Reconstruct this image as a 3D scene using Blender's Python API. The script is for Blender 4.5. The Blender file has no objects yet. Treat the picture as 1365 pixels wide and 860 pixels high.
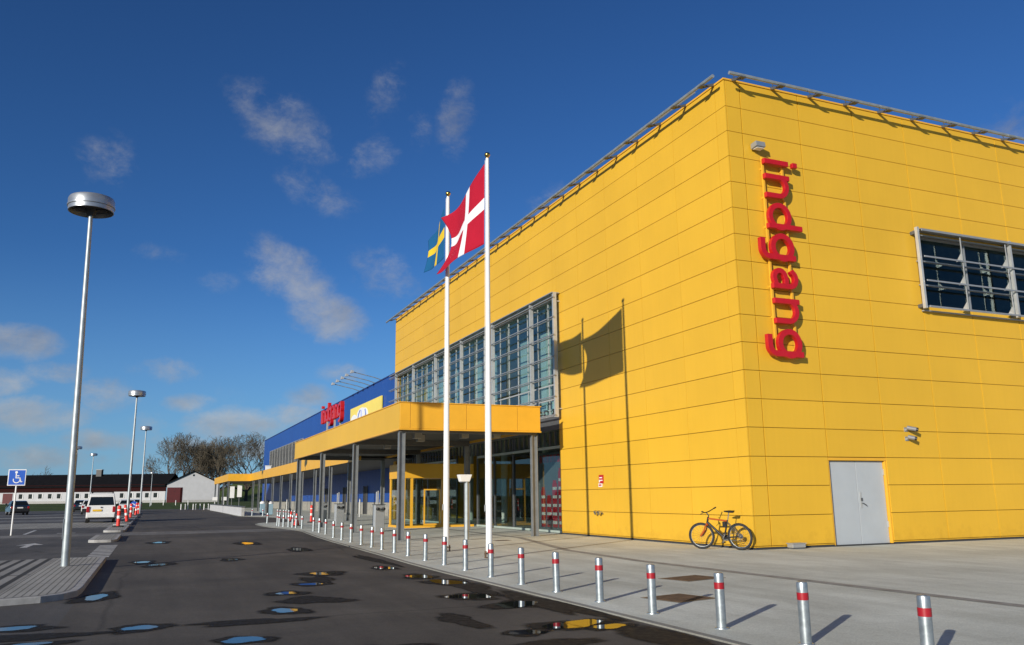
import bpy, math, random
from mathutils import Vector, Matrix
random.seed(7)
R = math.radians
scene = bpy.context.scene
COL = scene.collection

# ---------------------------------------------------------------- measured place
CX, CY, H = 14.013, 17.483, 12.824        # nearest corner of the yellow building, its height
ROW, ZB = 0.7468, 0.0886                  # cladding row height, lowest joint
S0, SX = 0.538, 2.079                     # right face seams
L0, SL = 0.430, 2.168                     # left face seams
YEND = 52.38
ROAD_Z, LOT_Z = -0.014, -0.014
YAW, PITCH, ROLL, FPX = 0.403054, 0.205337, -0.010857, 1108.546

# ---------------------------------------------------------------- helpers
class MB:
    def __init__(s, origin=(0, 0, 0)):
        s.v, s.f, s.m, s.o = [], [], [], Vector(origin)
    def add(s, vs, fs, mi=0):
        b = len(s.v)
        s.v += [tuple(Vector(v)) for v in vs]
        s.f += [[b + i for i in f] for f in fs]
        s.m += [mi] * len(fs)
        return s
    def box(s, x0, y0, z0, x1, y1, z1, mi=0):
        x0, x1 = min(x0, x1), max(x0, x1); y0, y1 = min(y0, y1), max(y0, y1); z0, z1 = min(z0, z1), max(z0, z1)
        return s.add([(x0,y0,z0),(x1,y0,z0),(x1,y1,z0),(x0,y1,z0),(x0,y0,z1),(x1,y0,z1),(x1,y1,z1),(x0,y1,z1)],
              [(0,3,2,1),(4,5,6,7),(0,1,5,4),(1,2,6,5),(2,3,7,6),(3,0,4,7)], mi)
    def bar(s, p, q, w, h=None, mi=0, up=(0,0,1)):
        p, q = Vector(p), Vector(q); h = h or w
        d = (q - p).normalized(); u = Vector(up)
        if abs(d.dot(u)) > .98: u = Vector((1,0,0))
        a = d.cross(u).normalized() * (w/2); b = a.cross(d).normalized() * (h/2)
        vs = [p-a-b, p+a-b, p+a+b, p-a+b, q-a-b, q+a-b, q+a+b, q-a+b]
        return s.add(vs, [(0,1,2,3),(7,6,5,4),(0,4,5,1),(1,5,6,2),(2,6,7,3),(3,7,4,0)], mi)
    def tube(s, pts, rad, n=10, mi=0, caps=True):
        pts = [Vector(p) for p in pts]
        if not isinstance(rad, (list, tuple)): rad = [rad]*len(pts)
        vs, fs = [], []
        prev = None
        for i, p in enumerate(pts):
            d = (pts[min(i+1, len(pts)-1)] - pts[max(i-1, 0)]).normalized()
            if prev is None:
                u = Vector((0,0,1)) if abs(d.z) < .9 else Vector((1,0,0))
                a = d.cross(u).normalized()
            else:
                a = (prev - d*prev.dot(d)).normalized()
            prev = a; b = d.cross(a)
            for k in range(n):
                t = 2*math.pi*k/n
                vs.append(p + (a*math.cos(t) + b*math.sin(t))*rad[i])
        for i in range(len(pts)-1):
            for k in range(n):
                fs.append((i*n+k, i*n+(k+1)%n, (i+1)*n+(k+1)%n, (i+1)*n+k))
        if caps:
            fs.append(tuple(range(n-1,-1,-1))); fs.append(tuple((len(pts)-1)*n+k for k in range(n)))
        return s.add(vs, fs, mi)
    def lathe(s, prof, n=24, c=(0,0,0), mi=0):
        vs, fs = [], []
        for r, z in prof:
            for k in range(n):
                t = 2*math.pi*k/n
                vs.append((c[0]+r*math.cos(t), c[1]+r*math.sin(t), c[2]+z))
        for i in range(len(prof)-1):
            for k in range(n):
                fs.append((i*n+k, i*n+(k+1)%n, (i+1)*n+(k+1)%n, (i+1)*n+k))
        if prof[0][0] > 1e-4: fs.append(tuple(range(n-1,-1,-1)))
        if prof[-1][0] > 1e-4: fs.append(tuple((len(prof)-1)*n+k for k in range(n)))
        return s.add(vs, fs, mi)
    def prism(s, poly, z0, z1, mi=0):
        n = len(poly)
        a = sum(poly[i][0]*poly[(i+1)%n][1]-poly[(i+1)%n][0]*poly[i][1] for i in range(n))
        if a < 0: poly = poly[::-1]
        vs = [(x,y,z0) for x,y in poly] + [(x,y,z1) for x,y in poly]
        fs = [tuple(range(n-1,-1,-1)), tuple(range(n,2*n))] + [(i,(i+1)%n,n+(i+1)%n,n+i) for i in range(n)]
        return s.add(vs, fs, mi)
    def extrude(s, poly3, vec, mi=0):
        n = len(poly3); vec = Vector(vec)
        vs = [Vector(p) for p in poly3] + [Vector(p)+vec for p in poly3]
        fs = [tuple(range(n-1,-1,-1)), tuple(range(n,2*n))] + [(i,(i+1)%n,n+(i+1)%n,n+i) for i in range(n)]
        return s.add(vs, fs, mi)
    def sheet(s, poly, z, mi=0):
        n = len(poly)
        a = sum(poly[i][0]*poly[(i+1)%n][1]-poly[(i+1)%n][0]*poly[i][1] for i in range(n))
        if a < 0: poly = poly[::-1]
        return s.add([(x,y,z) for x,y in poly], [tuple(range(n))], mi)
    def build(s, name, mats, parent=None, smooth=None, bevel=0, fix=False):
        me = bpy.data.meshes.new(name)
        me.from_pydata([tuple(Vector(v)-s.o) for v in s.v], [], s.f)
        if not isinstance(mats, (list, tuple)): mats = [mats]
        for m in mats: me.materials.append(m)
        if len(mats) > 1: me.polygons.foreach_set('material_index', s.m)
        if fix:
            import bmesh
            bm = bmesh.new(); bm.from_mesh(me); bmesh.ops.recalc_face_normals(bm, faces=bm.faces); bm.to_mesh(me); bm.free()
        me.update()
        if smooth is not None:
            me.shade_smooth(); me.set_sharp_from_angle(angle=R(smooth))
        o = bpy.data.objects.new(name, me); COL.objects.link(o)
        if parent is not None: o.parent = parent
        elif s.o.length > 0: o.location = s.o
        if bevel:
            b = o.modifiers.new('edge', 'BEVEL'); b.width = bevel; b.segments = 2; b.limit_method = 'ANGLE'
        return o

def tag(o, label=None, cat=None, group=None, kind=None):
    if label: o['label'] = label
    if cat: o['category'] = cat
    if group: o['group'] = group
    if kind: o['kind'] = kind
    return o
def thing(name, loc, label, cat, group=None, rz=0):
    o = bpy.data.objects.new(name, None); COL.objects.link(o)
    o.empty_display_size = .2
    o.location = loc; o.rotation_euler = (0, 0, rz)
    return tag(o, label, cat, group)
def struct(mb, name, mat, **k):
    return tag(mb.build(name, mat, **k), kind='structure')
def kids(o): return [c for c in bpy.data.objects if c.parent == o]
TREE_OF = {}
def copy_tree(o, parent=None):
    c = o.copy(); COL.objects.link(c)
    if parent is not None: c.parent = parent
    for ch in TREE_OF.setdefault(o.name, kids(o)): copy_tree(ch, c)
    return c
ORD = ['first','second','third','fourth','fifth','sixth','seventh','eighth','ninth','tenth','eleventh','twelfth','thirteenth',
       'fourteenth','fifteenth','sixteenth','seventeenth','eighteenth','nineteenth','twentieth','twenty-first','twenty-second','twenty-third','twenty-fourth']

# ---------------------------------------------------------------- materials
def newmat(name):
    m = bpy.data.materials.new(name); m.use_nodes = True
    nt = m.node_tree; return m, nt, nt.nodes['Principled BSDF']
def noise(nt, scale, detail=4, coord='Object', stretch=None, rough=.6, dist=0):
    tc = nt.nodes.new('ShaderNodeTexCoord'); src = tc.outputs[coord]
    if stretch:
        mp = nt.nodes.new('ShaderNodeMapping'); mp.inputs['Scale'].default_value = stretch
        nt.links.new(src, mp.inputs['Vector']); src = mp.outputs['Vector']
    n = nt.nodes.new('ShaderNodeTexNoise'); n.inputs['Scale'].default_value = scale
    n.inputs['Detail'].default_value = detail; n.inputs['Roughness'].default_value = rough; n.inputs['Distortion'].default_value = dist
    nt.links.new(src, n.inputs['Vector']); return n.outputs['Fac']
def ramp(nt, fac, p0, c0, p1, c1, mids=()):
    r = nt.nodes.new('ShaderNodeValToRGB'); e = r.color_ramp.elements
    e[0].position = p0; e[0].color = (*c0, 1); e[1].position = p1; e[1].color = (*c1, 1)
    for p, c in mids:
        x = e.new(p); x.color = (*c, 1)
    nt.links.new(fac, r.inputs['Fac']); return r.outputs['Color']
def mul(nt, a, b, fac=1.0, mode='MULTIPLY'):
    x = nt.nodes.new('ShaderNodeMix'); x.data_type = 'RGBA'; x.blend_type = mode
    x.inputs['Factor'].default_value = fac
    for s, v in (('A', a), ('B', b)):
        i = [k for k in x.inputs if k.name == s and k.type == 'RGBA'][0]
        if isinstance(v, tuple): i.default_value = (*v, 1)
        else: nt.links.new(v, i)
    return [k for k in x.outputs if k.type == 'RGBA'][0]
def bump(nt, b, h, strength=.3, dist=.01):
    n = nt.nodes.new('ShaderNodeBump'); n.inputs['Strength'].default_value = strength; n.inputs['Distance'].default_value = dist
    nt.links.new(h, n.inputs['Height']); nt.links.new(n.outputs['Normal'], b.inputs['Normal'])
def mat(name, col, rough=.5, metal=0, ns=6, na=.12, bs=0, spec=.5, coat=0, ns2=None, coord='Object'):
    m, nt, b = newmat(name)
    b.inputs['Roughness'].default_value = rough; b.inputs['Metallic'].default_value = metal
    b.inputs['Specular IOR Level'].default_value = spec; b.inputs['Coat Weight'].default_value = coat
    f = noise(nt, ns, coord=coord)
    lo = tuple(c*(1-na) for c in col); hi = tuple(min(1, c*(1+na)) for c in col)
    c = ramp(nt, f, .3, lo, .7, hi)
    nt.links.new(c, b.inputs['Base Color'])
    r = nt.nodes.new('ShaderNodeMapRange'); r.inputs[3].default_value = max(0.02, rough*.85); r.inputs[4].default_value = min(1, rough*1.15)
    nt.links.new(f, r.inputs[0]); nt.links.new(r.outputs[0], b.inputs['Roughness'])
    if bs: bump(nt, b, noise(nt, ns2 or ns*8, coord=coord), bs)
    return m

def cladding(name, col, rough=.42):
    m, nt, b = newmat(name)
    b.inputs['Roughness'].default_value = rough; b.inputs['Specular IOR Level'].default_value = .35
    a = ramp(nt, noise(nt, .35, 3), .3, tuple(c*.95 for c in col), .7, tuple(min(1, c*1.04) for c in col))
    st = ramp(nt, noise(nt, 1.0, 5, stretch=(9, 9, .35)), .35, (.98, .98, .98), .6, (1, 1, 1))
    g = nt.nodes.new('ShaderNodeNewGeometry')
    pr = ramp(nt, g.outputs['Random Per Island'], 0, (.955, .955, .955), 1, (1, 1, 1))
    xyz = nt.nodes.new('ShaderNodeSeparateXYZ'); nt.links.new(g.outputs['Position'], xyz.inputs[0])
    mr = nt.nodes.new('ShaderNodeMapRange'); mr.inputs[1].default_value = 0; mr.inputs[2].default_value = .7; mr.inputs[3].default_value = .34; mr.inputs[4].default_value = 0
    nt.links.new(xyz.outputs[2], mr.inputs[0])
    ad = nt.nodes.new('ShaderNodeMath'); ad.operation = 'ADD'; nt.links.new(mr.outputs[0], ad.inputs[0]); nt.links.new(noise(nt, 3.5, 7, rough=.7), ad.inputs[1])
    dirt = ramp(nt, ad.outputs[0], .64, (1, 1, 1), .90, (.89, .87, .85))
    nt.links.new(mul(nt, mul(nt, mul(nt, a, st), pr), dirt), b.inputs['Base Color'])
    bump(nt, b, noise(nt, .9, 2), .12, .02)
    return m

M = {}
M['yellow'] = cladding('yellow_cladding', (.70, .408, .030))
M['yellow_joint'] = mat('yellow_joint', (.36, .18, .018), .8)
M['yellow_paint'] = mat('yellow_paint', (.72, .38, .028), .4, ns=2, na=.05)
M['blue'] = cladding('blue_cladding', (.014, .068, .30))
M['blue_joint'] = mat('blue_joint', (.010, .03, .14), .8)
M['steel'] = mat('galvanised_steel', (.40, .44, .455), .42, .75, ns=14, na=.22)
M['pole_steel'] = mat('pole_steel', (.36, .40, .415), .5, .55, ns=5, na=.15)
M['dark_steel'] = mat('dark_steel', (.11, .115, .12), .45, .3, ns=5)
M['column_steel'] = mat('column_steel', (.22, .23, .23), .45, .35, ns=5)
M['lamp_steel'] = mat('lamp_steel', (.42, .44, .45), .36, .7, ns=4, na=.15)
M['alu'] = mat('aluminium', (.48, .485, .47), .4, .35, ns=5, na=.08)
M['grey_alu'] = mat('grey_aluminium', (.33, .34, .34), .4, .4, ns=5, na=.08)
M['white'] = mat('white_paint', (.80, .80, .78), .4, ns=3, na=.05)
M['white_render'] = mat('white_render', (.46, .465, .475), .85, ns=.8, na=.06, bs=.2)
M['door_grey'] = mat('door_grey', (.40, .43, .45), .45, ns=1.5, na=.04)
M['red'] = mat('red_plastic', (.47, .008, .014), .32, ns=5, na=.08)
M['red_band'] = mat('red_band', (.34, .010, .018), .4, ns=5, na=.1)
M['red_board'] = mat('red_board', (.022, .004, .004), .9, ns=2, na=.2, spec=.15)
M['red_door'] = mat('red_door', (.085, .010, .012), .7, ns=2, na=.2)
M['orange_red'] = mat('orange_red', (.75, .045, .03), .5, ns=5, na=.1)
M['black'] = mat('black_matt', (.012, .012, .013), .5, ns=5)
M['rubber'] = mat('rubber', (.018, .018, .018), .75, ns=20, na=.3)
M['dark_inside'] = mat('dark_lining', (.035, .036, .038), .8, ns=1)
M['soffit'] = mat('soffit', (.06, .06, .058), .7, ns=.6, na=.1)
M['inner_floor'] = mat('inner_floor', (.42, .41, .38), .35, ns=.8, na=.2)
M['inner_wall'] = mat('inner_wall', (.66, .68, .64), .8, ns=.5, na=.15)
M['inner_white'] = mat('inner_white', (.65, .65, .62), .6, ns=1, na=.08)
M['stone'] = mat('stone_plinth', (.28, .27, .24), .85, ns=3, na=.2, bs=.3)
M['concrete'] = mat('kerb_concrete', (.36, .355, .34), .9, ns=5, na=.2, bs=.3)
M['louvre'] = mat('louvre_grey', (.36, .36, .345), .5, .3, ns=2)
M['gold'] = mat('gold', (.55, .36, .10), .25, 1.0, ns=5)
M['flag_red'] = mat('flag_red', (.43, .010, .030), .75, ns=3, na=.05, spec=.2)
M['flag_white'] = mat('flag_white', (.80, .80, .82), .75, ns=3, na=.03, spec=.2)
M['flag_blue'] = mat('flag_blue', (.012, .11, .26), .75, ns=3, na=.05, spec=.2)
M['flag_yellow'] = mat('flag_yellow', (.75, .52, .03), .75, ns=3, na=.05, spec=.2)
M['sign_blue'] = mat('sign_blue', (.018, .10, .50), .4, ns=3, na=.04)
M['poster_yellow'] = mat('poster_yellow', (.80, .64, .13), .5, ns=1, na=.04)
M['poster_grey'] = mat('poster_grey', (.16, .16, .20), .5, ns=1)
M['poster_red'] = mat('poster_red', (.55, .012, .025), .5, ns=2, na=.05)
M['pale_green'] = mat('pale_green', (.34, .40, .36), .5, ns=2)
M['rust'] = mat('rust', (.13, .075, .04), .9, ns=9, na=.5, bs=.6)
M['roof_black'] = mat('roof_black', (.007, .007, .008), .95, ns=1.2, na=.3, bs=.3, spec=.12)
M['bark'] = mat('bark', (.075, .058, .042), .95, ns=1, na=.3)
M['twig'] = mat('twig', (.100, .083, .056), .95, ns=.5, na=.25)
M['car_white'] = mat('car_white', (.72, .72, .70), .3, ns=1, na=.04, coat=.4)
M['car_dark'] = mat('car_dark', (.012, .016, .022), .25, ns=1, na=.1, coat=.6)
M['car_blue'] = mat('car_blue', (.012, .025, .045), .25, ns=1, na=.1, coat=.6)
M['car_glass'] = mat('car_glass', (.010, .013, .014), .08, ns=1)
M['tail_red'] = mat('tail_red', (.32, .008, .010), .25, ns=5)
M['plate_yellow'] = mat('plate_yellow', (.72, .44, .02), .5, ns=5)
M['orange_paint'] = mat('orange_frame', (.42, .085, .012), .3, ns=5, coat=.4)
M['chrome'] = mat('chrome', (.6, .6, .6), .25, 1.0, ns=5)
M['machine'] = mat('cabinet_grey', (.40, .42, .43), .45, .3, ns=3, na=.08)
M['dark_grey'] = mat('camera_grey', (.20, .20, .205), .5, ns=5)
M['machine_blue'] = mat('bin_blue_grey', (.24, .36, .42), .5, ns=3, na=.08)
M['marking'] = mat('road_paint', (.50, .50, .48), .8, ns=9, na=.25)

def asphalt(name, c0, c1, fine=70, patch=.25):
    m, nt, b = newmat(name)
    b.inputs['Roughness'].default_value = .86; b.inputs['Specular IOR Level'].default_value = .3
    f = noise(nt, fine, 5); g = noise(nt, patch, 6, dist=.6); s = noise(nt, 1.6, 4, stretch=(1.4, .12, 1))
    f2 = ramp(nt, noise(nt, 14, 6, rough=.85), .3, (.80, .80, .80), .7, (1.20, 1.20, 1.20))
    a = mul(nt, ramp(nt, f, .25, tuple(c*.62 for c in c0), .75, tuple(c*1.38 for c in c1)), f2)
    p = ramp(nt, g, .34, (.66, .66, .67), .64, (1.20, 1.18, 1.14))
    t = ramp(nt, s, .35, (.86, .86, .86), .65, (1.08, 1.08, 1.08))
    c = mul(nt, mul(nt, a, p), t)
    crack = nt.nodes.new('ShaderNodeTexVoronoi'); crack.feature = 'DISTANCE_TO_EDGE'; crack.inputs['Scale'].default_value = .16
    tc = nt.nodes.new('ShaderNodeTexCoord'); dn = nt.nodes.new('ShaderNodeTexNoise'); dn.inputs['Scale'].default_value = .9; dn.inputs['Detail'].default_value = 5
    nt.links.new(tc.outputs['Object'], dn.inputs['Vector'])
    mx = mul(nt, tc.outputs['Object'], dn.outputs['Color'], .25, 'ADD')
    nt.links.new(mx, crack.inputs['Vector'])
    ck = ramp(nt, crack.outputs['Distance'], .0, (.55, .55, .55), .008, (1, 1, 1))
    nt.links.new(mul(nt, c, ck, .7), b.inputs['Base Color'])
    bump(nt, b, noise(nt, fine*1.5, 3), .5, .006)
    return m
M['asphalt'] = asphalt('asphalt', (.084, .077, .066), (.112, .102, .088))
M['asphalt_lot'] = asphalt('lot_asphalt', (.088, .085, .082), (.115, .112, .106))
M['asphalt_pale'] = asphalt('pale_asphalt', (.17, .167, .158), (.21, .205, .195))

def paving(name, col, brick=None, mortar=.7, size=.012, rot=0):
    m, nt, b = newmat(name)
    b.inputs['Roughness'].default_value = .88; b.inputs['Specular IOR Level'].default_value = .3
    f = ramp(nt, noise(nt, 45, 5, rough=.75), .25, tuple(c*.70 for c in col), .75, tuple(c*1.22 for c in col))
    p = ramp(nt, noise(nt, .30, 6, dist=.8), .3, (.82, .81, .79), .68, (1.09, 1.08, 1.06))
    q = ramp(nt, noise(nt, 1.1, 5, stretch=(1.6, .35, 1)), .36, (.86, .855, .84), .62, (1.05, 1.05, 1.05))
    c = mul(nt, mul(nt, f, p), q)
    st = ramp(nt, noise(nt, 2.3, 7, rough=.7), .62, (1, 1, 1), .74, (.80, .79, .77))
    gr = ramp(nt, noise(nt, 13, 6, rough=.8), .3, (.88, .88, .88), .7, (1.09, 1.09, 1.09)); c = mul(nt, c, gr)
    sp = ramp(nt, noise(nt, 11, 2), .70, (1, 1, 1), .76, (.72, .71, .70))
    c = mul(nt, mul(nt, c, st), sp)
    if brick:
        tc = nt.nodes.new('ShaderNodeTexCoord'); mp = nt.nodes.new('ShaderNodeMapping')
        mp.inputs['Rotation'].default_value = (0, 0, rot)
        nt.links.new(tc.outputs['Object'], mp.inputs['Vector'])
        bk = nt.nodes.new('ShaderNodeTexBrick'); bk.inputs['Scale'].default_value = 1
        bk.inputs['Brick Width'].default_value = brick[0]; bk.inputs['Row Height'].default_value = brick[1]
        bk.inputs['Mortar Size'].default_value = size; bk.inputs['Mortar Smooth'].default_value = .3; bk.offset = brick[2]
        bk.inputs['Color1'].default_value = (1, 1, 1, 1); bk.inputs['Color2'].default_value = (.93, .93, .92, 1)
        bk.inputs['Mortar'].default_value = (mortar, mortar, mortar, 1)
        nt.links.new(mp.outputs['Vector'], bk.inputs['Vector'])
        c = mul(nt, c, bk.outputs['Color'])
    nt.links.new(c, b.inputs['Base Color'])
    bump(nt, b, noise(nt, 90, 3), .35, .004)
    return m
M['plaza'] = paving('plaza_concrete', (.69, .715, .645), (2.4, 1.2, .0), .84, .008)
M['kerb_edge'] = paving('kerb_edge_stone', (.30, .30, .275), (3.0, 3.0, 0), .9, .004)
M['island'] = paving('island_paver', (.43, .425, .395), (.10, 8, .0), .42, .014)
M['island_wide'] = paving('island_paver_wide', (.34, .335, .315), (.26, 9, .0), .16, .06)
M['cobble'] = paving('cobble_strip', (.42, .41, .37), (.55, .42, .5), .45, .06)
M['groove'] = mat('channel_dark', (.27, .265, .245), .8, ns=4, na=.3)

def grass_mat():
    m, nt, b = newmat('grass'); b.inputs['Roughness'].default_value = .95; b.inputs['Specular IOR Level'].default_value = .2
    a = ramp(nt, noise(nt, .12, 6), .3, (.040, .062, .014), .7, (.085, .115, .024))
    c = ramp(nt, noise(nt, 3, 5), .3, (.75, .75, .7), .7, (1.15, 1.15, 1.1))
    nt.links.new(mul(nt, a, c), b.inputs['Base Color']); bump(nt, b, noise(nt, 6, 4), .8, .08)
    return m
M['grass'] = grass_mat()

def water_mat():
    m, nt, b = newmat('puddle_water')
    b.inputs['Base Color'].default_value = (.012, .012, .013, 1); b.inputs['Roughness'].default_value = .015
    b.inputs['IOR'].default_value = 1.33; b.inputs['Specular IOR Level'].default_value = .5
    bump(nt, b, noise(nt, 5, 2), .015, .01)
    return m
def soft_edge(m, nt, b, lo, hi, ns, amt):
    at = nt.nodes.new('ShaderNodeAttribute'); at.attribute_name = 'wet'
    n = nt.nodes.new('ShaderNodeMath'); n.operation = 'MULTIPLY_ADD'; n.inputs[1].default_value = amt; n.inputs[2].default_value = -amt/2
    nt.links.new(noise(nt, ns, 5), n.inputs[0])
    s = nt.nodes.new('ShaderNodeMath'); s.operation = 'ADD'; nt.links.new(at.outputs['Fac'], s.inputs[0]); nt.links.new(n.outputs[0], s.inputs[1])
    r = nt.nodes.new('ShaderNodeMapRange'); r.interpolation_type = 'SMOOTHSTEP'; r.inputs[1].default_value = lo; r.inputs[2].default_value = hi
    nt.links.new(s.outputs[0], r.inputs[0]); nt.links.new(r.outputs[0], b.inputs['Alpha'])
def wet_mat():
    m, nt, b = newmat('wet_asphalt')
    b.inputs['Specular IOR Level'].default_value = .10
    r = ramp(nt, noise(nt, 9, 5), .35, (.62,)*3, .65, (.95,)*3); nt.links.new(r, b.inputs['Roughness'])
    c = ramp(nt, noise(nt, 30, 4), .3, (.020, .0185, .016), .7, (.040, .037, .032)); nt.links.new(c, b.inputs['Base Color'])
    bump(nt, b, noise(nt, 60, 3), .3, .004)
    soft_edge(m, nt, b, .05, .75, 5, .7)
    return m
M['wet'] = wet_mat()
def puddle_mat():
    m = water_mat(); nt = m.node_tree; b = nt.nodes['Principled BSDF']; soft_edge(m, nt, b, .10, .40, 7, .35); return m
M['water'] = puddle_mat()

def glass_mat(name, tint, refl, gcol=(.9, .95, 1)):
    m = bpy.data.materials.new(name); m.use_nodes = True; nt = m.node_tree; nt.nodes.clear()
    out = nt.nodes.new('ShaderNodeOutputMaterial'); mx = nt.nodes.new('ShaderNodeMixShader')
    tr = nt.nodes.new('ShaderNodeBsdfTransparent'); gl = nt.nodes.new('ShaderNodeBsdfGlossy')
    tr.inputs['Color'].default_value = (*tint, 1); gl.inputs['Roughness'].default_value = .01; gl.inputs['Color'].default_value = (*gcol, 1)
    lw = nt.nodes.new('ShaderNodeLayerWeight'); lw.inputs['Blend'].default_value = .5
    fr = nt.nodes.new('ShaderNodeMath'); fr.operation = 'POWER'; fr.inputs[1].default_value = 5.0; nt.links.new(lw.outputs['Facing'], fr.inputs[0])
    mr = nt.nodes.new('ShaderNodeMapRange'); mr.inputs[1].default_value = 0; mr.inputs[2].default_value = 1
    mr.inputs[3].default_value = refl; mr.inputs[4].default_value = 1
    tc = nt.nodes.new('ShaderNodeTexCoord'); nz = nt.nodes.new('ShaderNodeTexNoise'); nz.inputs['Scale'].default_value = .6
    bp = nt.nodes.new('ShaderNodeBump'); bp.inputs['Strength'].default_value = .03; bp.inputs['Distance'].default_value = .02
    nt.links.new(tc.outputs['Object'], nz.inputs['Vector']); nt.links.new(nz.outputs['Fac'], bp.inputs['Height']); nt.links.new(bp.outputs['Normal'], gl.inputs['Normal'])
    nt.links.new(fr.outputs[0], mr.inputs[0]); nt.links.new(mr.outputs[0], mx.inputs[0])
    nt.links.new(tr.outputs[0], mx.inputs[1]); nt.links.new(gl.outputs[0], mx.inputs[2]); nt.links.new(mx.outputs[0], out.inputs['Surface'])
    return m
M['glass_up'] = glass_mat('window_glass', (.72, .83, .83), .07, (.85, .97, 1))
M['glass_low'] = glass_mat('entrance_glass', (.70, .78, .75), .04)
M['glass_dark'] = glass_mat('dark_window_glass', (.52, .60, .61), .04, (.75, .88, .88))

# ---------------------------------------------------------------- camera
cam = bpy.data.cameras.new('camera'); co = bpy.data.objects.new('camera', cam); COL.objects.link(co)
fw = Vector((math.sin(YAW)*math.cos(PITCH), math.cos(YAW)*math.cos(PITCH), math.sin(PITCH)))
rt = Vector((math.cos(YAW), -math.sin(YAW), 0)); up = rt.cross(fw)
r2 = rt*math.cos(ROLL) + up*math.sin(ROLL); u2 = -rt*math.sin(ROLL) + up*math.cos(ROLL)
co.matrix_world = Matrix(((r2.x, u2.x, -fw.x, 0), (r2.y, u2.y, -fw.y, 0), (r2.z, u2.z, -fw.z, 1.4), (0, 0, 0, 1)))
cam.sensor_fit = 'HORIZONTAL'; cam.sensor_width = 36; cam.lens = FPX/1365*36; cam.clip_end = 6000; cam.clip_start = .05
scene.camera = co

# ---------------------------------------------------------------- light and sky
SUN_EL = R(14.5); SH = Vector((.809, .588)).normalized()
ld = Vector((SH.x*math.cos(SUN_EL), SH.y*math.cos(SUN_EL), -math.sin(SUN_EL)))
sl = bpy.data.lights.new('sun', 'SUN'); sl.energy = 5.0; sl.angle = R(.5); sl.color = (1, .93, .82)
so = bpy.data.objects.new('sun', sl); COL.objects.link(so); so.location = (-20, -20, 30)
so.rotation_euler = ld.to_track_quat('-Z', 'Y').to_euler()

W = bpy.data.worlds.new('World'); scene.world = W; W.use_nodes = True; nt = W.node_tree
bg = nt.nodes['Background']; bg.inputs['Strength'].default_value = .10
sky = nt.nodes.new('ShaderNodeTexSky'); sky.sky_type = 'NISHITA'; sky.sun_disc = False
sky.sun_elevation = SUN_EL; sky.sun_rotation = math.atan2(-SH.x, -SH.y) % (2*math.pi)
sky.air_density = .9; sky.dust_density = .15; sky.ozone_density = 3.8; sky.altitude = 0
def mth(op, a, b=None, clamp=False):
    n = nt.nodes.new('ShaderNodeMath'); n.operation = op; n.use_clamp = clamp
    for i, v in enumerate((a, b)):
        if v is None: continue
        if isinstance(v, (int, float)): n.inputs[i].default_value = v
        else: nt.links.new(v, n.inputs[i])
    return n.outputs[0]
tc = nt.nodes.new('ShaderNodeTexCoord'); sp = nt.nodes.new('ShaderNodeSeparateXYZ'); nt.links.new(tc.outputs['Generated'], sp.inputs[0])
AZ = mth('MULTIPLY', mth('ARCTAN2', sp.outputs[0], sp.outputs[1]), 180/math.pi)
EL = mth('MULTIPLY', mth('ARCSINE', sp.outputs[2]), 180/math.pi)
# clouds: place (azimuth, elevation), half width, half height, strength, slant
CLOUDS = [(6.6,24.4,5.2,2.9,.62,.30),(13.8,26.9,2.3,2.2,.50,-.5),(19.2,25.7,2.0,3.6,.60,-.35),(16.4,24.9,1.3,2.2,.38,0),(12.8,22.7,3.0,1.9,.50,-.2),
          (9.0,20.5,4.2,2.0,.52,.30),(-4.2,20.7,2.6,2.2,.50,0),(7.7,14.6,3.9,2.8,.92,.35),(10.3,12.0,4.0,2.2,.95,.12),(14.2,15.0,3.4,2.4,.55,.2),
          (-8.2,9.2,3.2,1.5,.80,0),(-6.9,5.0,4.2,1.5,.85,0),(-2.8,6.3,3.0,1.5,.62,0),(4.6,4.7,4.2,1.5,.95,0),(.2,8.0,2.8,1.2,.55,0),(-6.4,2.6,5.0,1.0,.70,0),
          (8.5,5.4,3.2,1.1,.72,0),(-.4,4.8,2.2,1.1,.50,0),(9.4,6.6,2.6,1.2,.70,0),(-9.5,6.9,3.4,1.3,.75,0),(-3.6,3.6,3.0,1.0,.8,0),(1.8,6.0,2.2,.9,.7,0),(6.8,3.2,3.4,1.0,.85,0),(-6.0,7.6,2.4,.9,.6,0),(2.4,3.3,2.6,.9,.75,0),(11.5,8.2,2.2,1.0,.5,0),(25.6,19.8,2.4,2.0,.45,-.3),(3.0,13.9,2.0,1.0,.35,0),(-1,15.3,2.4,1.0,.30,0),
          (-170,28,50,20,.7,0),(-105,34,45,22,.95,.05),(112,34,40,18,.9,0),(-150,60,60,14,.8,0),(-16,12,7,3,.7,0),(-30,8,10,3,.8,0),(60,18,10,5,.6,.2),(110,14,14,4,.7,.1),(-80,10,16,4,.7,0),(-110,20,14,6,.7,0),(160,12,20,5,.7,0)]  # broadest ones are unseen clouds, added out of view to neutralise blue ambient fill
mask = None
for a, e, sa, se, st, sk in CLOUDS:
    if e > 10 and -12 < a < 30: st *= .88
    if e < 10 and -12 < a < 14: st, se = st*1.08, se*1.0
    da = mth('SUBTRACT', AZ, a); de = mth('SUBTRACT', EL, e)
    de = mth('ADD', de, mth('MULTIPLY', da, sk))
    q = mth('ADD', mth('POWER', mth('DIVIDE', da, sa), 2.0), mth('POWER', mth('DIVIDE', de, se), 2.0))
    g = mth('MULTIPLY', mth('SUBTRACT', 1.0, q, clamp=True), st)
    mask = g if mask is None else mth('MAXIMUM', mask, g)
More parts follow.
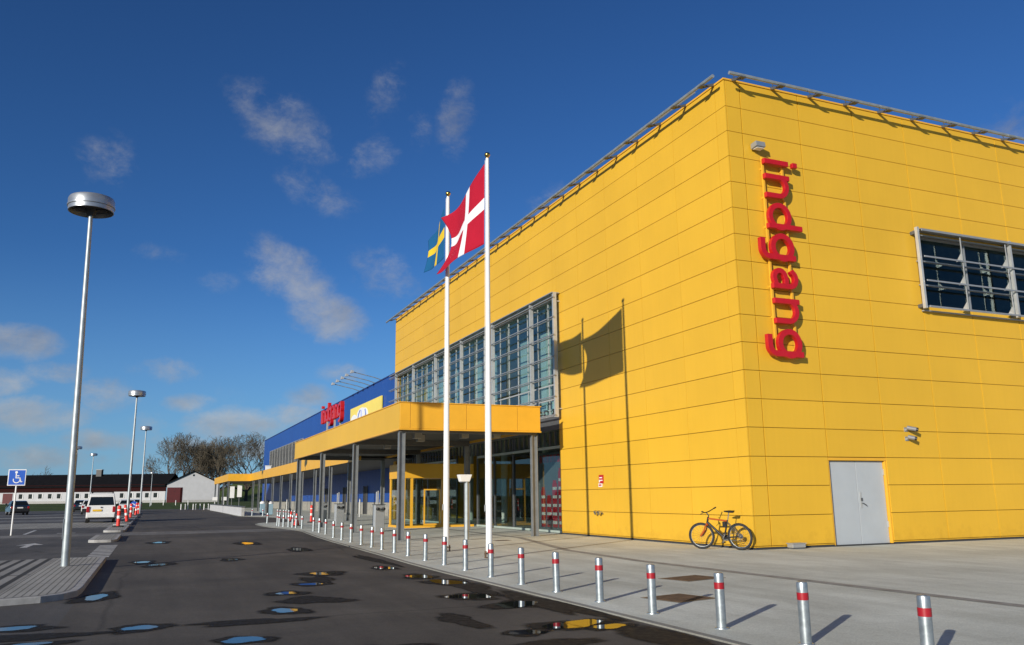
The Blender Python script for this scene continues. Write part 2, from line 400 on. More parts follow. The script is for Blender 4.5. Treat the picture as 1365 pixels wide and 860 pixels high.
def wn(scale, detail, st, rough=.62, dist=.4):
    mp = nt.nodes.new('ShaderNodeMapping'); mp.inputs['Scale'].default_value = st; nt.links.new(tc.outputs['Generated'], mp.inputs['Vector'])
    n = nt.nodes.new('ShaderNodeTexNoise'); n.inputs['Scale'].default_value = scale; n.inputs['Detail'].default_value = detail
    n.inputs['Roughness'].default_value = rough; n.inputs['Distortion'].default_value = dist
    nt.links.new(mp.outputs['Vector'], n.inputs['Vector']); return n.outputs['Fac']
n1 = wn(19, 12, (1, 1, 1.35), .68, .15); n2 = wn(5, 4, (1, 1, 2.2))
# low broken bank near the horizon
band = mth('MULTIPLY', mth('SUBTRACT', 1.0, mth('DIVIDE', mth('ABSOLUTE', mth('SUBTRACT', EL, 3.5)), 5.0), clamp=True), mth('MULTIPLY', n2, .55))
mask = mth('MAXIMUM', mask, band)
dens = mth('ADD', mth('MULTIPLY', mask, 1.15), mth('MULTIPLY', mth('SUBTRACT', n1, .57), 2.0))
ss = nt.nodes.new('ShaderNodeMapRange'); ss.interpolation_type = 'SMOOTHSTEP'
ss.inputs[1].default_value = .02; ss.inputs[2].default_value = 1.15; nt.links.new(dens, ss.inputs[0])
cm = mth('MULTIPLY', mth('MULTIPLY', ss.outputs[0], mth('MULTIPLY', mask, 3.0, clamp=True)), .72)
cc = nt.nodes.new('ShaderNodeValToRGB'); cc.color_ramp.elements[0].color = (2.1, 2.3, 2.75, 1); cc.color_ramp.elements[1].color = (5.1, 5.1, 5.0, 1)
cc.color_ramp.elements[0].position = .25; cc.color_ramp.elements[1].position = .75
nt.links.new(wn(9, 5, (1, 1, 1.8)), cc.inputs['Fac'])
pre = nt.nodes.new('ShaderNodeVectorMath'); pre.operation = 'SCALE'; pre.inputs['Scale'].default_value = .1; nt.links.new(sky.outputs[0], pre.inputs[0])
gam = nt.nodes.new('ShaderNodeGamma'); gam.inputs['Gamma'].default_value = 1.22; nt.links.new(pre.outputs[0], gam.inputs[0])
tint = nt.nodes.new('ShaderNodeVectorMath'); tint.operation = 'MULTIPLY'; tint.inputs[1].default_value = (6.4, 9.5, 12.2); nt.links.new(gam.outputs[0], tint.inputs[0])
mixc = nt.nodes.new('ShaderNodeMix'); mixc.data_type = 'RGBA'
mi = [k for k in mixc.inputs if k.type == 'RGBA']
nt.links.new(cm, mixc.inputs['Factor']); hz = nt.nodes.new('ShaderNodeMix'); hz.data_type = 'RGBA'; hin = [k for k in hz.inputs if k.type == 'RGBA']
nt.links.new(mth('MULTIPLY', mth('POWER', mth('SUBTRACT', 1.0, mth('DIVIDE', EL, 16.0), clamp=True), 1.6), .70), hz.inputs['Factor'])
nt.links.new(tint.outputs[0], hin[0]); hin[1].default_value = (1.95, 3.75, 6.05, 1)
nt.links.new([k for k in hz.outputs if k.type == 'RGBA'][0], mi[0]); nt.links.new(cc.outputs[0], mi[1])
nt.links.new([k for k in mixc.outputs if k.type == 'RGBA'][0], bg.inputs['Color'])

scene.view_settings.view_transform = 'Standard'; scene.view_settings.look = 'None'
scene.view_settings.exposure = 0.0; scene.view_settings.gamma = 1
scene.render.engine = 'CYCLES'
scene.render.resolution_x = 1024; scene.render.resolution_y = 645

# ================================================================ SETTING
def sm(t): t = max(0, min(1, t)); return t*t*(3-2*t)
def terr(x, y):
    d = x*math.sin(YAW) + y*math.cos(YAW); lat = x*math.cos(YAW) - y*math.sin(YAW)
    return .013*60*sm((y-134)/56) + .1*sm((y-184)/26) + 6.6*sm((d-226)/45)*sm((lat+98)/14)*(1-sm((d-300)/200))
mb = MB()
xs = [-1500,-800,-400,-200,-120,-80] + [-60+6*i for i in range(21)] + [75,90,110,140,200,400,800,1500]
ys = [-600,-200,-60,0,40,80] + [100+6*i for i in range(36)] + [330,360,400,500,700,1000,1600,2600]
for y in ys:
    for x in xs: mb.v.append((x, y, terr(x, y) - .12))
nx = len(xs)
for j in range(len(ys)-1):
    for i in range(nx-1):
        mb.f.append([j*nx+i, j*nx+i+1, (j+1)*nx+i+1, (j+1)*nx+i]); mb.m.append(0)
struct(mb, 'ground', M['grass'], smooth=60)

plaza_edge = [(5.2,-60),(5.2,9),(5.19,13),(5.16,15.5),(5.2,18),(5.32,21.5),(5.42,25),(5.5,28),(5.68,32),(5.9,35.5),(6.05,37.6),(6.0,39.5),
              (5.75,42),(5.45,44),(5.35,46),(5.35,49),(5.6,51),(6.1,52.2),(7.6,52.8),(8.3,53.6),(8.6,55),(8.6,65),(8.3,67.5),(7.5,70.2),(6.6,73.5),(6.75,85),(7.2,116),(7.3,136)]
road_poly = [(-.9,-60)] + [(x+.25 if y > 50 else x, y) for x, y in plaza_edge] + [(-.9,136)]
struct(MB().sheet(road_poly, ROAD_Z), 'road', M['asphalt'])
struct(MB().sheet([(-160,-60),(-.9,-60),(-.9,136),(-160,136)], LOT_Z), 'parking_lot', M['asphalt_lot'])
struct(MB().prism(plaza_edge + [(90,136),(90,-60)], -.11, 0.0), 'plaza_pavement', M['plaza'])
# darker edge stone that borders the plaza
mb = MB()
for i in range(len(plaza_edge)-1):
    (x0,y0),(x1,y1) = plaza_edge[i], plaza_edge[i+1]
    mb.box
    d = Vector((x1-x0, y1-y0, 0)).normalized(); n = Vector((d.y, -d.x, 0))*.6
    a, b = Vector((x0,y0,.004)), Vector((x1,y1,.004))
    mb.add([a-n*.004, b-n*.004, b+n*.16, a+n*.16], [(0,3,2,1)])
    mb.add([a-n*.004, b-n*.004, b-n*.004-Vector((0,0,.06)), a-n*.004-Vector((0,0,.06))], [(0,1,2,3)])
struct(mb, 'plaza_kerb', M['kerb_edge'])
# drainage channel
mb = MB()
pts = [(9.86,-30),(9.86,7.3),(9.62,16),(9.9,20),(11.5,26.8),(12.0,40)]
for (x0,y0),(x1,y1) in zip(pts, pts[1:]): mb.add([(x0,y0,.004),(x0+.24,y0,.004),(x1+.24,y1,.004),(x1,y1,.004)], [(0,1,2,3)])
struct(mb, 'drainage_channel', M['groove'])
# pale band across road and lot
struct(MB().sheet([(-60,38.0),(-.9,38.3),(6.0,38.3),(5.75,41.9),(-.9,41.3),(-60,41.0)], ROAD_Z+.004), 'pavement_band', M['asphalt_pale'])
for y0, y1, k in ((50.5,62,'cobble'),(66,72,'asphalt_pale'),(80,84,'cobble'),(94,100,'asphalt_pale')):
    struct(MB().sheet([(-150,y0),(-2.0,y0),(-2.0,y1),(-150,y1)], LOT_Z+.004), 'paving_strip', M[k])

# traffic islands with kerbs
def island(poly, mats, wide=None):
    mb = MB(); mb.prism(poly, -.10, .076); k = struct(mb, 'island_kerb', M['concrete'], bevel=.012)
    cx = sum(p[0] for p in poly)/len(poly); cy = sum(p[1] for p in poly)/len(poly)
    inner = []
    for x, y in poly:
        v = Vector((x-cx, y-cy)); L = v.length
        inner.append((x - .13*(1 if x > cx else -1), y - .13*(1 if y > cy else -1)))
    struct(MB().sheet(inner, .080), 'island_paving', mats)
def rounded(x0, y0, x1, y1, r):
    out = []
    for cx_, cy_, a0 in ((x1-r,y0+r,-90),(x1-r,y1-r,0),(x0+r,y1-r,90),(x0+r,y0+r,180)):
        for k in range(5): t = R(a0+22.5*k); out.append((cx_+r*math.cos(t), cy_+r*math.sin(t)))
    return out
isl = [(-1.95,13.75),(-1.35,13.95),(-1.08,14.2),(-.93,14.6),(-.9,15.2),(-.9,22.8),(-1.95,22.9)]
mb = MB(); mb.prism(isl, -.10, .076); struct(mb, 'island_kerb', M['concrete'], bevel=.012)
struct(MB().sheet([(-1.94,13.88),(-1.42,14.05),(-1.18,14.27),(-1.06,14.62),(-1.03,15.2),(-1.03,22.68),(-1.94,22.78)], .080), 'island_paving', M['island'])
wide = [(-1.95,13.75),(-1.95,22.9),(-2.9,22.7),(-12,18.5),(-12,12.2)]
mb = MB(); mb.prism([(-1.953,13.75),(-1.953,22.9),(-2.9,22.7),(-12,18.5),(-12,12.2)], -.10, .074); struct(mb, 'island_kerb', M['concrete'])
struct(MB().sheet([(-1.95,13.88),(-1.95,22.78),(-2.9,22.55),(-12,18.3),(-12,12.4)], .080), 'island_paving', M['island_wide'])
for y0, y1 in ((32.4,37.4),(42.2,51.0),(52.5,60.5),(63,70),(73.5,81),(85,92)):
    island(rounded(-1.9, y0, -1.0, y1, .3), M['island'])

# painted marks
mb = MB()
for k in range(9):
    y = 24.1 + k*.72; mb.sheet([(-1.42,y),(-.90,y),(-.90,y+.42),(-1.42,y+.42)], ROAD_Z+.005)
mb.sheet([(-5.0,42.0),(-4.86,42.0),(-5.05,47.6),(-5.19,47.6)], LOT_Z+.005)
mb.sheet([(-3.72,42.2),(-3.0,42.2),(-3.0,42.6),(-3.72,42.6)], LOT_Z+.009)
mb.sheet([(-3.95,31.9),(-3.55,33.2),(-3.15,31.9),(-3.45,31.9),(-3.45,30.3),(-3.65,30.3),(-3.65,31.9)], LOT_Z+.005)
for k in range(0): mb.sheet([(-2.7-k*2.6,52.6),(-2.58-k*2.6,52.6),(-2.58-k*2.6,61),(-2.7-k*2.6,61)], LOT_Z+.009)
struct(mb, 'road_marking', M['marking'])

# puddles: a water sheet lying in a wetted patch
def blob(cx, cy, a, b, seed, rot=0, n=36, k=.09):
    rr = random.Random(seed); ph = [rr.uniform(0, 6.28) for _ in range(5)]; out = []
    for i in range(n):
        t = 2*math.pi*i/n; r = 1 + k*math.sin(2*t+ph[0])*.9 + k*math.sin(3*t+ph[1]) + k*.6*math.sin(5*t+ph[2]) + k*.35*math.sin(9*t+ph[3])
        x, y = a*r*math.cos(t), b*r*math.sin(t)
        out.append((cx + x*math.cos(rot) - y*math.sin(rot), cy + x*math.sin(rot) + y*math.cos(rot)))
    return out
def wet_disc(name, x, y, a, b, seed, rot, z, m, k=.09):
    n = 40; out = blob(0, 0, a, b, seed, rot, n, k); mb = MB((x, y, z)); vals = []
    for t, v in ((.25, 1), (.55, .85), (.8, .45), (1, 0)):
        for p in out: mb.v.append((x+p[0]*t, y+p[1]*t, z)); vals.append(v)
    mb.f.append(list(range(n))); mb.m.append(0)
    for r in range(3):
        for i in range(n): mb.f.append([r*n+i, (r+1)*n+i, (r+1)*n+(i+1)%n, r*n+(i+1)%n]); mb.m.append(0)
    o = struct(mb, name, m); at = o.data.attributes.new('wet', 'FLOAT', 'POINT'); at.data.foreach_set('value', vals); return o
PUD = [(4.42,8.72,.42,.24,.3),(4.70,8.40,.22,.15,.2),(3.72,8.44,.20,.16,0),(4.55,10.62,.40,.26,.6),(4.30,11.75,.30,.32,.5),(4.67,13.85,.26,.45,.2),(4.55,15.05,.22,.40,.1),(4.45,17.2,.18,.4,.1),
       (2.55,14.64,.26,.22,0),(3.09,16.54,.30,.40,0),(1.99,13.46,.22,.26,0),(1.67,11.43,.22,.30,0),(-.02,10.7,.25,.24,0),(.96,9.31,.22,.20,0),(-1.36,11.3,.35,.22,0),
       (-1.03,10.0,.30,.14,.2),(-.66,14.3,.20,.55,-.15),(.33,31.06,.26,.75,0),(-.09,21.63,.22,.42,0),(.25,20.6,.24,.46,-.35),(1.84,21.4,.2,.38,0),(2.94,28.8,.26,.9,0),(3.9,24.5,.22,.8,0)]
for i, (x, y, a, b, r) in enumerate(PUD):
    big = 1.0 if y > 9 or x > 3 else 1.0
    s_ = .80 if (x < 3.6 and y > 9.6) else 1.05
    wet_disc('wet_patch', x, y, a*1.65, b*1.65, i+50, r, ROAD_Z+.004+.0003*(i % 4), M['wet'], .12)
    wet_disc('puddle', x, y, a*s_, b*s_, i+90, r, ROAD_Z+.008+.0003*(i % 4), M['water'])
for i, (x, y, a, b) in enumerate([(3.5,7.6,.9,.35),(3.4,9.6,.25,.7),(-1.4,10.5,1.3,.3),(4.75,12.9,.3,1.3),(2.8,15.4,.3,.8),(2.2,12.4,.6,.5),(4.8,19.5,.2,2.2),(1.2,10.6,.9,.25),(4.85,7.2,.35,1.6),(4.95,10.5,.3,2.0),(1.8,8.2,.8,.3)]):
    wet_disc('wet_patch', x, y, a, b, i+150, 0, ROAD_Z+.0055+.0003*(i % 4), M['wet'], .16)
# ================================================================ YELLOW BUILDING
O = (CX, CY, 0)
yb = thing('yellow_building', O, 'tall yellow panel clad store building with cornered facade and grey side door', 'building')
zj = [.05] + [ZB + k*ROW for k in range(17)] + [H]
def clad_cells(mb, axis, a_edges, z_edges, skip, front, depth=.04, ga=.006, gz=.008):
    for i in range(len(a_edges)-1):
        for j in range(len(z_edges)-1):
            a0, a1, z0, z1 = a_edges[i]+ga, a_edges[i+1]-ga, z_edges[j]+gz, z_edges[j+1]-gz
            if skip((a0+a1)/2, (z0+z1)/2): continue
            t = random.uniform(-.0015, .0015)
            if axis == 'x': mb.box(front+t, a0, z0, front+depth, a1, z1)     # faces -X, runs along Y
            else: mb.box(a0, front+t, z0, a1, front+depth, z1)
def solid_cells(mb, axis, a_edges, z_edges, skip, f0, f1):
    for i in range(len(a_edges)-1):
        for j in range(len(z_edges)-1):
            if skip((a_edges[i]+a_edges[i+1])/2, (z_edges[j]+z_edges[j+1])/2): continue
            if axis == 'x': mb.box(f0, a_edges[i], z_edges[j], f1, a_edges[i+1], z_edges[j+1])
            else: mb.box(a_edges[i], f0, z_edges[j], a_edges[i+1], f1, z_edges[j+1])
WY0, WY1, WZ1 = 28.41, 51.9, ZB + 12*ROW
DX0, DX1, DZ1 = CX+S0+SX, CX+S0+2*SX, ZB + 3*ROW
NX0, NX1, NZ0, NZ1 = CX+S0+3*SX+.12, CX+S0+7*SX, ZB+9*ROW, ZB+12*ROW
# road side wall
ya = [CY, CY+L0] + [CY+L0+SL*k for k in range(1, 5)] + [WY0]
ya += [CY+L0+SL*k for k in range(5, 16)] + [WY1, YEND]
ya = sorted(set(round(y, 4) for y in ya)); ya = [y for i, y in enumerate(ya) if i == 0 or y - ya[i-1] > .25 or y in (WY0, WY1, YEND)]
mb = MB(O)
skipL = lambda a, z: WY0 < a < WY1 and z < WZ1
clad_cells(mb, 'x', ya, zj, skipL, CX)
wl = mb.build('wall', M['yellow'], yb)
mb = MB(O); solid_cells(mb, 'x', [CY+.05, WY0+.004, WY1-.004, YEND], [.02, WZ1+.004, H-.03], lambda a, z: WY0 < a < WY1 and z < WZ1, CX+.045, CX+.34)
mb.build('wall_core', M['yellow_joint'], yb)
# entrance side wall
xa = [CX+.0405, CX+S0] + [CX+S0+SX*k for k in range(1, 23)]
mb = MB(O)
def skipR(a, z): return (DX0 < a < DX1 and z < DZ1) or (NX0-.2 < a < NX1 and NZ0 < z < NZ1)
clad_cells(mb, 'y', xa, zj, skipR, CY, ga=.016)
mb.build('wall', M['yellow'], yb)
mb = MB(O); e = sorted([CX+.345, DX0, DX1, NX0, NX1, xa[-1]]); zz = sorted([.02, DZ1, NZ0, NZ1, H-.03])
solid_cells(mb, 'y', e, zz, lambda a, z: (DX0 < a < DX1 and z < DZ1) or (NX0 < a < NX1 and NZ0 < z < NZ1), CY+.045, CY+.34)
mb.build('wall_core', M['yellow_joint'], yb)
# flashing strip near the ground is a thin lip
mb = MB(O)
mb.box(CX+.01, CY+.05, .0, CX+.05, WY0-.01, .05); mb.box(CX+.06, CY+.012, .0, DX0-.01, CY+.052, .05); mb.box(DX1+.01, CY+.012, .0, xa[-1], CY+.052, .05)
mb.build('wall_base', M['dark_inside'], yb)
# coping and roof
mb = MB(O)
mb.box(CX-.03, CY-.03, H+.002, CX+.34, YEND, H+.05); mb.box(CX+.342, CY-.03, H+.002, xa[-1], CY+.34, H+.05)
mb.build('coping', M['yellow_paint'], yb)
mb = MB(O); mb.box(CX+.36, CY+.36, H-.5, xa[-1], YEND-.01, H-.3); mb.build('roof', M['roof_black'], yb)
mb = MB(O); mb.box(xa[-1]-.3, CY+.4, 0, xa[-1], YEND, H-.55); mb.box(CX+.36, YEND-.3, 0, xa[-1]-.31, YEND-.02, H-.55); mb.build('wall', M['yellow_paint'], yb)
# inside: floors, ceiling, rear wall, round columns
mb = MB(O)
mb.box(CX+.40, WY0+.02, .012, 30, YEND-.35, .03)
mb.box(CX+.40, CY+.40, 3.98, 34, YEND-.35, 4.36); mb.build('inner_floor', M['inner_floor'], yb)
mb = MB(O); mb.box(CX+.40, CY+.40, 9.22, 34, YEND-.35, 9.5); mb.build('inner_ceiling', M['inner_wall'], yb)
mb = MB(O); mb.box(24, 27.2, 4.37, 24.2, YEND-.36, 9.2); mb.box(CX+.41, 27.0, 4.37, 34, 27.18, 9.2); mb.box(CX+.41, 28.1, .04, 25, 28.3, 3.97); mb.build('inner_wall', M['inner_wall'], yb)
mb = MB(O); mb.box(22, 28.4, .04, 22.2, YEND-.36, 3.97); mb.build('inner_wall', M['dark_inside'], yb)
for y in (30.6, 32.9, 35.2, 39.2, 41.3, 44.6, 47.6, 49.9): MB(O).box(15.6, y-.45, 4.37, 15.68, y+.45, 8.9).build('inner_panel', M['inner_white'], yb)
for y in (31.2, 36.4, 41.6, 46.8):
    MB(O).tube([(16.6, y, 4.37), (16.6, y, 9.2)], .19, 14).build('inner_column', M['inner_white'], yb, smooth=40)
    MB(O).tube([(17.2, y, .04), (17.2, y, 3.97)], .17, 12).build('inner_column', M['inner_white'], yb, smooth=40)

# upper window band towards the road
win = MB(O); win.box(CX+.14, WY0, 4.42, CX+.15, WY1, WZ1-.02); win = win.build('window', M['glass_up'], yb)
mb = MB(O)
for k in range(24):
    y = WY0 + .04 + k*(WY1-WY0-.08)/23
    w = .035 if k % 4 else .06
    mb.box(CX+.115, y-w/2, 4.36, CX+.139, y+w/2, WZ1-.03)
mb.build('mullion', M['alu'], win)
mb = MB(O)
for z in (4.40, 5.05, 5.62, WZ1-.055): mb.box(CX+.113, WY0+.01, z-.025, CX+.137, WY1-.01, z+.025)
mb.build('transom', M['alu'], win)
mb = MB(O); mb.box(CX+.03, WY0+.01, 3.86, CX+.13, WY1-.01, 4.355); mb.build('spandrel', M['dark_steel'], win)
# sunshade frame standing off the glass
FX = CX-.30
mb = MB(O)
for y in (28.15, 30.33, 34.57, 38.83, 43.05, 47.3, 51.2):
    mb.box(FX, y-.055, 4.28, FX+.14, y+.055, 9.10)
    mb.box(FX+.145, y-.015, 8.74, CX+.06, y+.015, 8.78); mb.box(FX+.145, y-.015, 4.58, CX+.06, y+.015, 4.62)
    mb.build('sunshade_post', M['alu'], yb); mb = MB(O)
mb = MB(O)
for z in (8.90, 8.12, 7.42, 6.60, 5.86, 5.06, 4.36):
    mb.box(FX-.05, 28.03, z-.018, FX-.012, YEND+.2, z+.018)
    mb.box(FX+.02, 28.22, z-.06, FX+.10, YEND+.15, z-.035)
mb.box(FX-.05, 28.1, 9.06, FX+.26, YEND+.15, 9.10)
mb.build('sunshade_rail', M['grey_alu'], yb)

# entrance glazing below
low = MB(O); low.box(CX+.20, WY0+.01, .10, CX+.212, 37.7, 3.84); low.box(CX+.20, 40.5, .10, CX+.212, WY1-.01, 3.84)
low = low.build('shopfront_glass', M['glass_low'], yb)
mb = MB(O)
for y in (28.45, 31.0, 33.3, 35.5, 37.65, 40.6, 43, 45.5, 47.5, 49.5, 51.8): mb.box(CX+.14, y-.035, .02, CX+.198, y+.035, 3.84)
for k in range(46):
    y = 28.6 + k*.5; mb.box(CX+.14, y-.03, 3.30, CX+.197, y+.03, 3.84)
mb.build('mullion', M['dark_steel'], low)
mb = MB(O)
for y0, y1 in ((28.52, 37.6), (40.7, 51.7)):
    mb.box(CX+.10, y0, .02, CX+.196, y1, .10); mb.box(CX+.13, y0, 3.16, CX+.194, y1, 3.26)
mb.build('sill', M['pale_green'], low)
# striped red and white window poster just behind the glass
ps = thing('window_poster', (CX+.24, 29.0, .10), 'red and white spotted column poster behind the entrance glass beside yellow wall', 'poster')
mb = MB(); mb.box(0, -.5, 0, .02, 1.9, 2.95); mb.build('backing', M['poster_grey'], ps)
mb = MB()
rr = random.Random(3)
for (y0, w, h) in ((-.35, .42, 2.2), (.20, .40, 1.75), (.72, .4, 1.2), (1.24, .38, 1.5)):
    mb.box(-.012, y0, .1, -.004, y0+w, h)
    mb.box(-.012, y0+.06, h, -.004, y0+w-.06, h+.12)
for k in range(7): mb.box(-.012, -.4+k*.32, 2.56, -.004, -.18+k*.32, 2.85)
mb.build('red_print', M['poster_red'], ps)
mb = MB()
for (y0, w, h) in ((-.35, .42, 2.2), (.20, .40, 1.75), (.72, .4, 1.2), (1.24, .38, 1.5)):
    z = .28
    while z < h - .05:
        for q in range(3):
            yy = y0+.03+q*(w-.04)/3; mb.box(-.018, yy, z-.055, -.0125, yy+.085, z+.055)
        z += .32
mb.build('dot_pattern', M['flag_white'], ps)

# side window with sunshade
sw = MB(O); sw.box(NX0, CY+.16, NZ0+.02, NX1, CY+.17, NZ1-.02); sw = sw.build('window', M['glass_dark'], yb)
mb = MB(O)
for k in range(5):
    x = NX0+.05+k*(NX1-NX0-.1)/4; mb.box(x-.03, CY+.10, NZ0+.01, x+.03, CY+.158, NZ1-.01)
for z in (NZ0+.05, NZ1-.05): mb.box(NX0+.01, CY+.105, z-.035, NX1-.01, CY+.156, z+.035)
mb.build('mullion', M['grey_alu'], sw)
SY = CY-.28
mb = MB(O)
for x in (NX0-.28, NX0+3.72, NX0+7.72):
    mb.box(x-.038, SY, NZ0-.12, x+.038, SY+.10, NZ1+.14)
    mb.build('sunshade_post', M['alu'], yb); mb = MB(O)
    for z in (NZ0-.02, NZ1+.0): MB(O).box(x-.03, SY+.125, z-.05, x+.03, CY+.03, z+.05).build('sunshade_bracket', M['dark_steel'], yb)
mb = MB(O)
for z in (NZ0-.07, NZ0+.72, NZ0+1.46, NZ1+.04):
    mb.box(NX0-.20, SY-.06, z-.024, NX1+.1, SY-.04, z+.024); mb.box(NX0-.2, SY+.17, z-.10, NX1+.1, SY+.26, z-.065)
mb.box(NX0-.2, SY-.03, NZ1+.07, NX1+.1, SY+.27, NZ1+.10)
mb.build('sunshade_rail', M['grey_alu'], yb)
mb = MB(O)
for k in (1, 2, 4, 5):
    x = NX0-.28 + k*1.72 + (.28 if k == 2 else 0)
    for z in (NZ0-.05, NZ0+.74, NZ0+1.48):
        mb.bar((x, SY-.02, z), (x, SY-.02, z+.74), .024); mb.extrude([(x-.01, SY+.0, z+.02), (x-.01, SY+.2, z+.02), (x-.01, SY+.0, z+.26)], (.02, 0, 0))
    mb.build('sunshade_bracket', M['alu'], yb); mb = MB(O)

# steel double door in a yellow reveal
mb = MB(O)
mb.box(DX0+.0, CY+.02, .03, DX0+.035, CY+.19, DZ1-.09); mb.box(DX1-.035, CY+.02, .03, DX1, CY+.19, DZ1-.09); mb.box(DX0, CY+.004, DZ1-.088, DX1, CY+.19, DZ1-.012)
mb.build('door_reveal', M['yellow_paint'], yb)
dw = (DX1-DX0-.08)/2
for k in range(2):
    mb = MB(O); x0 = DX0+.04+k*dw; mb.box(x0+.006, CY+.11, .03, x0+dw-.006, CY+.16, DZ1-.10)
    dr = mb.build('door', M['door_grey'], yb, bevel=.006)
    if k == 1:
        mb = MB(O); xh = x0+.10
        mb.box(xh-.04, CY+.098, .98, xh+.02, CY+.108, 1.40); mb.build('lock_plate', M['alu'], dr)
        mb = MB(O); mb.tube([(xh+.02, CY+.093, 1.10), (xh+.02, CY+.05, 1.10), (xh+.13, CY+.05, 1.04)], .012, 8); mb.box(xh-.02, CY+.085, 1.16, xh+.04, CY+.093, 1.24)
        mb.build('handle', M['dark_steel'], dr)
        mb = MB(O)
        for z in (.45, 1.85): MB(O).box(x0+dw-.03, CY+.085, z, x0+dw+.01, CY+.108, z+.16).build('hinge', M['alu'], dr)
mb = MB(O); mb.box(DX0+.02, CY+.17, .0, DX1-.02, CY+.2, DZ1-.1); mb.box(DX0+.02, CY+.0, .004, DX1-.02, CY+.165, .026); mb.build('door_backing', M['dark_inside'], yb)

# pipe rails along the roof edge
def roof_rail(label, along):
    if along == 'x':
        loc = (CX-.15, CY-.44, H); t = thing('roof_rail', loc, label, 'roof rail')
        mb = MB(loc); x = CX-.14
        while x < xa[-1]: mb.tube([(x, CY-.44, H-.03), (min(x+2.74, xa[-1]), CY-.44, H-.03)], .05, 8); x += 2.78
        mb.tube([(CX+1.2, CY-.10, H+.16), (xa[-1], CY-.10, H+.16)], .02, 6)
        mb.build('rail', M['pole_steel'], t, smooth=40)
        x = CX+.28
        while x < 40:
            mb = MB(loc); mb.bar((x, CY+.05, H+.07), (x, CY-.40, H-.10), .05, .07); mb.box(x-.10, CY-.52, H-.115, x+.10, CY-.36, H-.085); mb.bar((x, CY-.12, H+.06), (x, CY-.10, H+.17), .02)
            mb.build('bracket', M['dark_steel'], t); x += 1.37
    else:
        loc = (CX-.44, CY-.15, H); t = thing('roof_rail', loc, label, 'roof rail')
        mb = MB(loc); y = CY-.12
        while y < YEND+.5: mb.tube([(CX-.44, y, H-.03), (CX-.44, min(y+2.74, YEND+.8), H-.03)], .05, 8); y += 2.78
        mb.tube([(CX-.10, CY+1.2, H+.16), (CX-.10, YEND, H+.16)], .02, 6)
        mb.build('rail', M['pole_steel'], t, smooth=40)
        y = CY+.42
        while y < YEND:
            mb = MB(loc); mb.bar((CX+.05, y, H+.07), (CX-.40, y, H-.10), .05, .07); mb.box(CX-.52, y-.10, H-.115, CX-.36, y+.10, H-.085)
            mb.build('bracket', M['dark_steel'], t); y += 1.37
roof_rail('grey pipe rail on brackets along the roof edge above the grey door', 'x')
roof_rail('grey pipe rail on brackets along the roof edge above the long window band', 'y')

# red stroke letters -----------------------------------------------------------
def arc(cx, cy, r, a0, a1, n=14): return [(cx+r*math.cos(R(a0+(a1-a0)*k/n)), cy+r*math.sin(R(a0+(a1-a0)*k/n))) for k in range(n+1)]
def glyph(ch, w=.17):
    h = .85; r = .37; m = .42; t2 = .20
    if ch == 'i': return [[(.10,0),(.10,h)], [(.10,1.0),(.10,1.17)]], .20
    if ch == 'n': return [[(.10,0),(.10,h)], [(.10,.42)] + arc(.37,.46,.28,170,0,12) + [(.65,0)]], .75
    if ch == 'd': return [[(.65,0),(.65,1.17)], arc(.365,m,r-.045,0,360,28)], .75
    if ch == 'g': return [[(.65,h)] + [(.65,-.04)] + arc(.44,-.04,.21,0,-90,8) + [(.14,-.25)], arc(.365,m,r-.045,0,360,28)], .75
    if ch == 'a': return [[(.10,.66)] + arc(.34,.58,.22,150,0,10) + [(.56,0)], [(.56,.46),(.36,.47)] + arc(.32,.26,.19,95,290,10) + [(.56,.14)]], .66
def stroke_mesh(mb, pl, w, depth, xf, z0=0):
    n = len(pl); closed = n > 3 and (Vector(pl[0])-Vector(pl[-1])).length < 1e-4
    L, Rr = [], []
    for i, p in enumerate(pl):
        p = Vector(p)
        if closed: a, b = Vector(pl[i-1 if i > 0 else n-2]), Vector(pl[i+1 if i < n-1 else 1])
        else: a, b = Vector(pl[max(i-1,0)]), Vector(pl[min(i+1,n-1)])
        d = (b-a).normalized(); nn = Vector((-d.y, d.x))
        L.append(p+nn*w/2); Rr.append(p-nn*w/2)
    vs = []
    for a, b in zip(L, Rr):
        for q, k in ((a,0),(b,0),(b,1),(a,1)): vs.append(xf(q.x, q.y, k*depth if k else z0))
    fs = []
    for i in range(n-1):
        for k in range(4): fs.append((i*4+k, i*4+(k+1)%4, (i+1)*4+(k+1)%4, (i+1)*4+k))
    if not closed: fs += [(3,2,1,0), tuple((n-1)*4+k for k in range(4))]
    mb.add(vs, fs)
def letters(parent, origin, starts, xf, w=.155, depth=.13):
    for ch, u in zip('indgang', starts):
        mb = MB(origin); st, wd = glyph(ch)
        for i, pl in enumerate(st): stroke_mesh(mb, pl, w, depth-.006*i, lambda a, b, c, u=u: xf(a+u, b, c), .005*i)
        mb.build('letter', M['red'], parent, bevel=.02, fix=True)
so_ = (15.0, CY-.06, 4.9)
sg = thing('wall_sign', so_, 'red vertical lettering reading indgang on the yellow wall near the building corner', 'sign')
zt = 10.57
starts = [0, .44, 1.33, 2.22, 3.12, 4.00, 4.90]
letters(sg, so_, starts, lambda u, v, d: (15.03+v, CY-.25+d, zt-u))
mb = MB(so_)
for v in (.06, .74):
    mb.box(15.03+v-.03, CY-.115, 4.93, 15.03+v+.03, CY-.06, zt+.06)
    for k in range(7): mb.box(15.03+v-.022, CY-.06, zt-.3-k*.85, 15.03+v+.022, CY+.02, zt-.25-k*.85)
mb.build('mounting_rail', M['yellow_paint'], sg)

